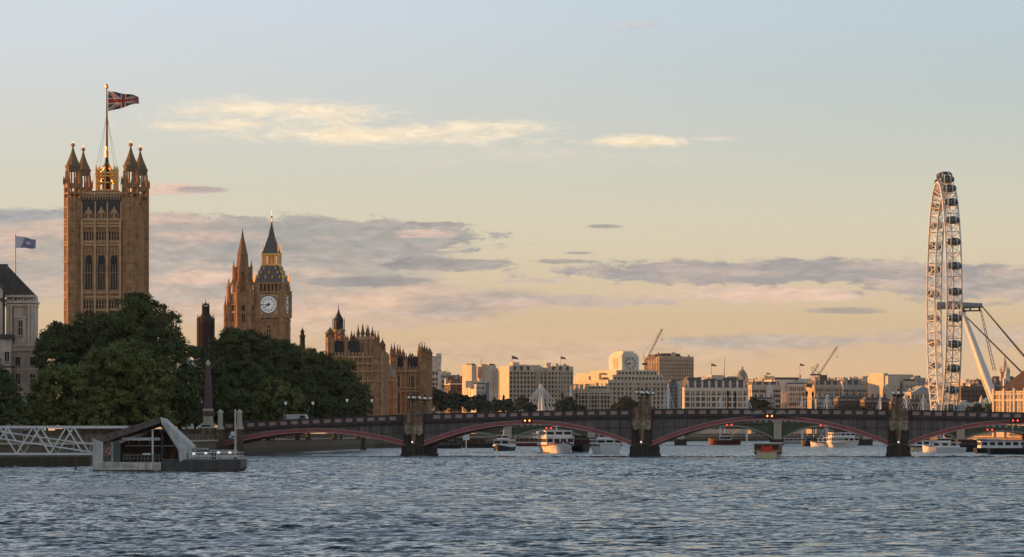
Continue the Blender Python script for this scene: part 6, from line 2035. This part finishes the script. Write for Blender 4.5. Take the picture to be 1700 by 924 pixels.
boat('trip_boat', 'cream trip boat with brown windows and a red stern panel passing under the widest arch', 1276, 682, 20, 4.7, rad(84), 1.15, HCR, [(-.46, .32, .96, 1.75, BRNW)], BOATW, band=BLK,
     extras=lambda o, z: (MB().box(-9.35, -9.22, -1.0, 1.0, 1.3, 2.25).build('stern_panel', mat('stern_red', (.75, .045, .02), .5, var=.1), o), MB().box(-9.30, -9.21, -2.0, 2.0, 1.1, 1.32).build('stern_bench', HCR, o)))
boat('work_boat', 'red hulled work boat with white wheelhouse beyond the green arches', 1203, 1490, 13, 4.5, rad(170), 1.9, HRED, [(-.2, .12, .8, 1.6, BOATW), (-.1, .08, .6, 1.1, BOATW)], mast=2.6,
     extras=lambda o, z: MB().tube((-2, 0, 3), (-5.5, 0, 6.2), .14, .1, 5).build('derrick', BOATW, o))
boat('pontoon', 'long low grey landing pontoon moored beyond the trip boat', 1320, 1600, 22, 5, rad(3), 1.0, GREYC, [(-.45, .45, .7, 1.6, GREYC)], BOATW, bow=False, cat='pontoon')
boat('sailing_barge', 'black hulled boat with raking spars moored right of the green bridge pier', 1351, 1330, 9, 4, rad(176), 1.6, BLK, [(-.4, .3, .8, 1.5, DARKW)], DARKW, mast=3.0,
     extras=lambda o, z: MB().tube((-1, 0, 1.6), (-4.0, 0, 6.5), .1, .07, 5).tube((1, 0, 1.6), (3.6, 0, 6.0), .1, .07, 5).build('spar', STEEL, o))
boat('passenger_boat', 'white stepped river cruiser with rounded stern under the right half of the widest arch', 1402, 1240, 18, 6, rad(-70), 1.6, BOATW, [(-.45, .3, .92, 1.8, BOATW), (-.4, .15, .85, 1.5, BOATW)], band=HCR)
boat('passenger_boat', 'white launch moored just behind the stepped river cruiser', 1382, 1300, 16, 4.5, rad(160), 1.4, BOATW, [(-.4, .3, .9, 1.6, BOATW), (-.1, .2, .6, 1.0, BOATW)], band=BLK)
boat('passenger_boat', 'cream hulled cabin boat showing its long window row beside the third pier', 1533, 960, 12, 4, rad(170), 1.3, HCR, [(-.45, .3, .9, 1.5, BOATW)], band=BLK)
boat('passenger_boat', 'white motor yacht with stepped cabin moored right of the cream hulled cabin boat', 1567, 905, 10.5, 4, rad(165), 1.2, BOATW, [(-.35, .25, .85, 1.3, BOATW), (-.15, .12, .6, 1.0, BOATW)], mast=1.0, rail=False)
boat('barge', 'black lighter with rusty cargo cabin moored right of the white motor yacht', 1611, 930, 10, 4.5, rad(6), 1.7, BLK, [(-.35, .35, .8, 1.4, mat('rust_cabin', (.12, .05, .035), .8, var=.4))], DARKW)
boat('house_boat', 'dark barge with a blue canopy roof moored near the frame edge', 1664, 870, 13, 5, rad(4), 1.2, BLK, [(-.42, .42, .85, 1.8, BOATW)], BLUER, bow=False)
boat('barge', 'long low black barge in front of the blue canopied barge', 1690, 815, 13, 5, rad(3), 1.3, BLK, [(.1, .45, .7, 1.0, HRED)], DARKW)
boat('passenger_boat', 'white boat half hidden behind the blue canopied barge', 1640, 960, 8, 4, rad(10), 1.4, BOATW, [(-.4, .35, .9, 1.8, BOATW)])
boat('barge', 'dark moored lighter along the far left bank beyond the first pier', 742, 1130, 9, 4, rad(176), 1.2, BLK, [(-.4, .1, .7, 1.2, DARKW)], DARKW)
boat('barge', 'dark moored barge with low rusty hold left of the first white boat', 800, 1180, 13, 4.5, rad(174), 1.4, BLK, [(-.1, .4, .75, 1.5, mat('rust_cabin', (.12, .05, .035)))], DARKW)
boat('barge', 'dark moored barge far beyond the barge with the red wheelhouse', 968, 1280, 12, 5, rad(176), 1.6, BLK, [(-.4, .3, .8, 1.6, DARKW)], DARKW)
boat('pontoon', 'dark landing stage with white pole far under the left arch beyond the first pier', 768, 1380, 24, 6, rad(178), 1.1, DARKW, [(-.3, .45, .7, 2.0, DARKW)], GREYC, bow=False, cat='pontoon')
o = thing('sign_post', 'white sign on a pole standing in the water beyond the first pier', 'sign', (WX(774, 1060), 1060, 0))
MB().lathe([(.16, -.5), (.14, 3.6)], 0, 0, 6).build('post', POLE, o); MB().box(-.95, .95, -.25, -.12, 2.7, 4.3).build('board', WHITE, o)
o = thing('mooring_dolphin', 'dark timber dolphin standing by the green stained wall under the first arch', 'mooring post', (WX(603, 1010), 1010, 0))
m_ = MB()
for dx, dy in ((-.5, 0), (.5, 0), (0, .6)): m_.tube((dx * 1.6, dy * 1.6, -1), (dx * .5, dy * .5, 3.6), .3, .25, 7)
m_.build('pile', DARKW, o); MB().box(-.8, .8, -.6, .9, 3.0, 3.4).build('cap_beam', DARKW, o)

# ------------------------------------------------------------------ unseen blocks added on the left bank for their shade
OB_ = thing('office_building', 'unseen tall plain office block added to shade the trees on the left bank', 'building', (-250, 600, LANDZ), 0)
MB().box(-35, 35, 0, 320, 0, 48).build('wall', GREYC, OB_)
win_parts(OB_, win_mesh(2, 2.2, GREYC), [(35.06, 10 + i * 12, 8 + j * 8, math.pi / 2) for i in range(25) for j in range(4)])
OB_ = thing('office_building', 'unseen long stone gallery building added to shade the floating pier', 'building', (-165, 380, LANDZ), 0)
MB().box(-35, 25, 0, 200, 0, 24).box(-36, 26, -1, 201, 22.5, 23.5).build('wall', PORT, OB_)
win_parts(OB_, win_mesh(2, 4.2, PORT), [(25.06, 8 + i * 9, 5 + j * 9, math.pi / 2) for i in range(20) for j in range(2)])
# ------------------------------------------------------------------ trees


def leafmat(name, c, v=.45):
    m = bpy.data.materials.new(name); m.use_nodes = True
    t = m.node_tree; b = t.nodes['Principled BSDF']
    b.inputs['Roughness'].default_value = .75; b.inputs['Specular IOR Level'].default_value = .15
    tc_ = t.nodes.new('ShaderNodeTexCoord')
    nz = t.nodes.new('ShaderNodeTexNoise'); nz.inputs['Scale'].default_value = .22; nz.inputs['Detail'].default_value = 6; nz.inputs['Roughness'].default_value = .7
    t.links.new(tc_.outputs['Object'], nz.inputs['Vector'])
    r = t.nodes.new('ShaderNodeValToRGB')
    r.color_ramp.elements[0].position, r.color_ramp.elements[0].color = .3, (c[0] * (1 - v), c[1] * (1 - v), c[2] * (1 - v), 1)
    r.color_ramp.elements[1].position, r.color_ramp.elements[1].color = .7, (c[0] * (1 + v), c[1] * (1 + v * .8), c[2] * (1 + v * .5), 1)
    t.links.new(nz.outputs['Fac'], r.inputs[0]); t.links.new(r.outputs[0], b.inputs['Base Color'])
    return m


LF_D = leafmat('leaf_dark_green', (.082, .108, .042))
LF_M = leafmat('leaf_mid_green', (.150, .172, .055))
LF_Y = leafmat('leaf_yellow_green', (.16, .135, .03))
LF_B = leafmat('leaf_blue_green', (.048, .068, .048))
BARK = mat('bark', (.07, .055, .04), .95, var=.3, scale=1.0)
LEAF = np.array([[-.5, -.32, 0], [.5, -.32, 0], [.55, .32, .12], [-.45, .32, -.1]])


def crown_mesh(lobes, dens, leaf, mats, seed, cov=2.4):
    """many leaf sprays clustered over uneven lobes"""
    rg = np.random.default_rng(seed)
    P, Nn = [], []
    for (cx, cy, cz, rx, ry, rz) in lobes:
        area = 4 * math.pi * ((rx * ry * rz) ** (2 / 3))
        ncl = max(24, int(area / cov))
        d = rg.normal(size=(ncl, 3)); d /= np.linalg.norm(d, axis=1)[:, None]
        d[:, 2] = np.where(d[:, 2] < -.55, -d[:, 2], d[:, 2])
        bump = .88 + .16 * np.sin(3.1 * d[:, 0] + 5 * d[:, 2] + seed) * np.sin(4.3 * d[:, 1] + seed * 2.1)
        rr = np.where(rg.random(ncl) < .28, rg.uniform(.3, .82, ncl), rg.uniform(.84, 1.10, ncl)) * bump
        cc = d * rr[:, None] * np.array([rx, ry, rz]) + np.array([cx, cy, cz])
        cr = rg.uniform(.6, 1.35, ncl) * min(1.2, max(.8, min(rx, rz) / 5.0))
        nl = np.maximum(20, (dens * cr ** 2)).astype(int)
        for i in range(ncl):
            n = nl[i]
            q_ = rg.normal(size=(n, 3)); q_ /= np.linalg.norm(q_, axis=1)[:, None]
            q_ *= (rg.random(n) ** .45)[:, None] * cr[i] * np.array([1.15, 1.15, .75])
            P.append(cc[i] + q_)
            nn = q_ / (np.linalg.norm(q_, axis=1)[:, None] + 1e-6) * .7 + d[i] * .5 + np.array([0, 0, .45]) + rg.normal(size=(n, 3)) * .45
            Nn.append(nn)
    P = np.concatenate(P); Nn = np.concatenate(Nn)
    Nn /= np.linalg.norm(Nn, axis=1)[:, None] + 1e-9
    a = np.cross(Nn, rg.normal(size=Nn.shape)); a /= np.linalg.norm(a, axis=1)[:, None] + 1e-9
    b = np.cross(Nn, a)
    s = leaf * rg.uniform(.6, 1.35, len(P))
    V = P[:, None, :] + s[:, None, None] * (LEAF[None, :, 0:1] * a[:, None, :] + LEAF[None, :, 1:2] * b[:, None, :] + LEAF[None, :, 2:3] * Nn[:, None, :])
    n = len(P)
    return np_mesh('crown', V.reshape(-1, 3), np.arange(4 * n).reshape(n, 4), mats), P


def tree(name, label, px, D_, lobes, mats, seed, leaf=.38, dens=62, group='trees on the bank', trunk_r=.5, skirt=True):
    """lobes in pixels: (px, py, rx, ry[, depth offset])"""
    k = D_ / FPX
    o = thing(name, label, 'tree', (WX(px, D_), D_, LANDZ), 0, group)
    L_ = []
    if skirt:
        a_ = min(l[0] - l[2] * .8 for l in lobes); b_ = max(l[0] + l[2] * .8 for l in lobes)
        lobes = lobes + [(a_ + (b_ - a_) * f_, 692, (b_ - a_) * .27, 26, -1) for f_ in (.2, .5, .8)]
    for lb in lobes:
        x, y, rx, ry = lb[:4]
        dy = lb[4] if len(lb) > 4 else 0
        L_.append(((x - px) * k, dy, CAM_H + (719 - y) * k - LANDZ, rx * k, max(rx * k * .85, 1.5), ry * k))
    me, P = crown_mesh(L_, dens, leaf, mats, seed)
    place('crown', me, o)
    zc = sum(l[2] for l in L_) / len(L_)
    zb = min(l[2] - l[5] for l in L_)
    fork = max(1.5, min(zb + 1.5, zc * .5))
    t = MB().lathe([(trunk_r * 1.5, 0), (trunk_r, 1.0), (trunk_r * .85, fork)], 0, 0, 9)
    for (x, y, z, rx, ry, rz) in L_:
        t.tube((0, 0, fork - .3), (x * .6, y * .6, fork + (z - fork) * .6), trunk_r * .6, trunk_r * .35, 6)
        t.tube((x * .6, y * .6, fork + (z - fork) * .6), (x, y, z + rz * .4), trunk_r * .35, trunk_r * .1, 5)
        for q_ in range(4):
            a_ = q_ * 1.57 + seed
            t.tube((x * .6, y * .6, fork + (z - fork) * .6), (x + rx * .65 * math.cos(a_), y + ry * .65 * math.sin(a_), z + rz * .2 * (q_ - 1)), trunk_r * .22, trunk_r * .06, 5)
    t.build('trunk', BARK, o)
    return o


GA = 'trees beside the square tower'
tree('plane_tree', 'tallest dark plane tree in front of the square tower, domed top', 228, 748, [(228, 535, 46, 46), (262, 560, 40, 50, 2), (200, 570, 52, 52, -2), (238, 610, 55, 50, -2), (285, 590, 26, 40), (230, 500, 20, 14)], [LF_D], 3, group=GA)
tree('plane_tree', 'dark plane tree between the classical building and the square tower', 118, 756, [(112, 572, 42, 36), (150, 545, 36, 30, 2), (95, 600, 30, 40), (140, 600, 46, 50)], [LF_D], 8, group=GA)
tree('plane_tree', 'broad lighter green plane tree low in front of the tallest one', 200, 712, [(200, 610, 58, 44, -3), (150, 640, 48, 40), (245, 640, 50, 44, -2), (195, 660, 70, 40), (218, 590, 32, 24)], [LF_M], 11, group=GA)
tree('plane_tree', 'green plane tree with a rounded crown hanging over the gangway end', 108, 704, [(105, 640, 46, 36, -2), (75, 660, 32, 36), (140, 670, 50, 34), (58, 690, 24, 20)], [LF_M], 14, group=GA)
tree('plane_tree', 'dark plane tree at the clump edge nearest the obelisk', 298, 726, [(292, 610, 30, 48), (305, 650, 26, 44), (275, 660, 42, 42, -2), (310, 680, 20, 28)], [LF_D], 17, group=GA)
tree('plane_tree', 'dark round tree at the frame edge before the classical wing', 4, 690, [(2, 650, 34, 36), (-20, 630, 30, 40), (10, 678, 34, 26)], [LF_D], 19, group=GA)
tree('small_tree', 'low bushy tree in front of the classical building wall', 52, 722, [(48, 690, 20, 18), (62, 676, 12, 16)], [LF_D], 22, leaf=.42, group=GA, trunk_r=.25)
tree('small_tree', 'ragged tree between the classical building and the dark plane tree', 78, 768, [(78, 572, 18, 26), (70, 600, 16, 30), (88, 556, 12, 14)], [LF_D], 25, leaf=.42, group=GA, trunk_r=.3)
GB = 'trees of the riverside park'
tree('plane_tree', 'tallest dark park tree directly below the slender spire', 398, 812, [(398, 582, 42, 38), (425, 600, 42, 45, 2), (372, 605, 30, 45), (400, 640, 50, 50, -2), (385, 560, 22, 16)], [LF_D], 31, group=GB)
tree('plane_tree', 'dark park tree below the clock tower', 452, 850, [(452, 596, 40, 34), (475, 620, 40, 46), (435, 640, 46, 50, -2), (458, 578, 22, 14)], [LF_D], 34, group=GB)
tree('plane_tree', 'yellowish topped park tree right of the clock tower', 494, 905, [(492, 588, 22, 18), (512, 604, 30, 26), (480, 610, 30, 26)], [LF_Y, LF_M], 37, group=GB)
tree('plane_tree', 'dark park tree in the middle of the row behind the lamp posts', 512, 890, [(514, 618, 36, 36, -2), (535, 630, 34, 40), (505, 655, 44, 40, -3)], [LF_D], 40, group=GB)
tree('plane_tree', 'dark park tree before the clustered palace turrets', 556, 940, [(555, 622, 32, 26), (575, 645, 26, 36), (545, 660, 44, 40, -2)], [LF_D], 43, group=GB)
tree('plane_tree', 'last small park tree against the brown palace wall', 594, 990, [(590, 652, 22, 26), (605, 668, 15, 22), (580, 675, 26, 20, -2)], [LF_D], 46, group=GB)
tree('plane_tree', 'lower dark park tree behind the obelisk', 372, 800, [(368, 652, 34, 44), (392, 672, 32, 30, -2), (352, 610, 14, 22)], [LF_D], 49, group=GB)
tree('plane_tree', 'lower dark park tree behind the bridge foot', 446, 806, [(446, 662, 42, 34), (480, 672, 34, 26, -2), (420, 672, 30, 26)], [LF_M], 52, group=GB)
tree('small_tree', 'thin ragged tree left of the dark domed tower', 324, 800, [(322, 588, 12, 14), (338, 612, 16, 28), (318, 640, 16, 34), (345, 650, 16, 40), (330, 585, 8, 10)], [LF_D], 55, leaf=.42, group=GB, trunk_r=.3)
tree('small_tree', 'yellowish treetop peeking out behind the park trees before the palace', 566, 1010, [(562, 605, 16, 12), (578, 612, 14, 12)], [LF_Y], 58, group=GB, trunk_r=.3)
GC_ = 'trees on the far embankment'
for i, (px, D_, lb, la) in enumerate((
        (724, 1500, [(722, 665, 16, 22), (738, 672, 16, 20)], 'blue green embankment tree touching the pinnacled palace block'),
        (757, 1560, [(752, 668, 16, 20), (768, 672, 16, 18)], 'embankment tree just left of the gilded eagle'),
        (792, 1620, [(790, 672, 18, 16), (804, 676, 14, 14)], 'embankment tree just right of the gilded eagle'),
        (829, 1680, [(826, 676, 16, 13), (842, 676, 14, 14)], 'low embankment tree below the left pavilion of the grey block'),
        (868, 1800, [(866, 674, 14, 16), (880, 680, 12, 12)], 'embankment tree left of the largest cable mast'),
        (938, 1900, [(930, 678, 12, 14), (945, 674, 12, 17), (960, 682, 14, 10)], 'embankment tree right of the largest cable mast'),
        (1044, 2150, [(1040, 674, 16, 16), (1026, 682, 14, 12), (1056, 680, 12, 14)], 'embankment tree beside the middle pier lamp'),
        (1256, 2300, [(1254, 672, 14, 12), (1268, 674, 12, 11)], 'small tree before the terrace of arched openings'),
        (1420, 2320, [(1416, 680, 16, 9), (1436, 682, 14, 8)], 'low tree before the range with pale chimneys'),
        (1618, 1950, [(1612, 684, 12, 10), (1624, 682, 10, 12)], 'dark tree by the white waterside pavilion'),
        (1652, 1900, [(1648, 682, 16, 14), (1662, 684, 10, 12)], 'dark tree before the green copper dome'))):
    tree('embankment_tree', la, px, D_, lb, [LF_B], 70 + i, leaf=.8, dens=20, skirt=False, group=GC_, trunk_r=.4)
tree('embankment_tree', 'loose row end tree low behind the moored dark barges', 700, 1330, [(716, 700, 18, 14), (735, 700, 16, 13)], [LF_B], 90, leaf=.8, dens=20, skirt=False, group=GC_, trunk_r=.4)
# ------------------------------------------------------------------ evening air
hm_ = bpy.data.materials.new('haze_air'); hm_.use_nodes = True
t = hm_.node_tree; t.nodes.clear()
ou = t.nodes.new('ShaderNodeOutputMaterial'); pv = t.nodes.new('ShaderNodeVolumePrincipled')
pv.inputs['Color'].default_value = (.86, .88, .92, 1)
pv.inputs['Density'].default_value = .000012
pv.inputs['Anisotropy'].default_value = .2
t.links.new(pv.outputs[0], ou.inputs['Volume'])
tag(MB().box(-3000, 3000, -500, 9500, -4.5, 155).build('haze', hm_), kind='stuff')
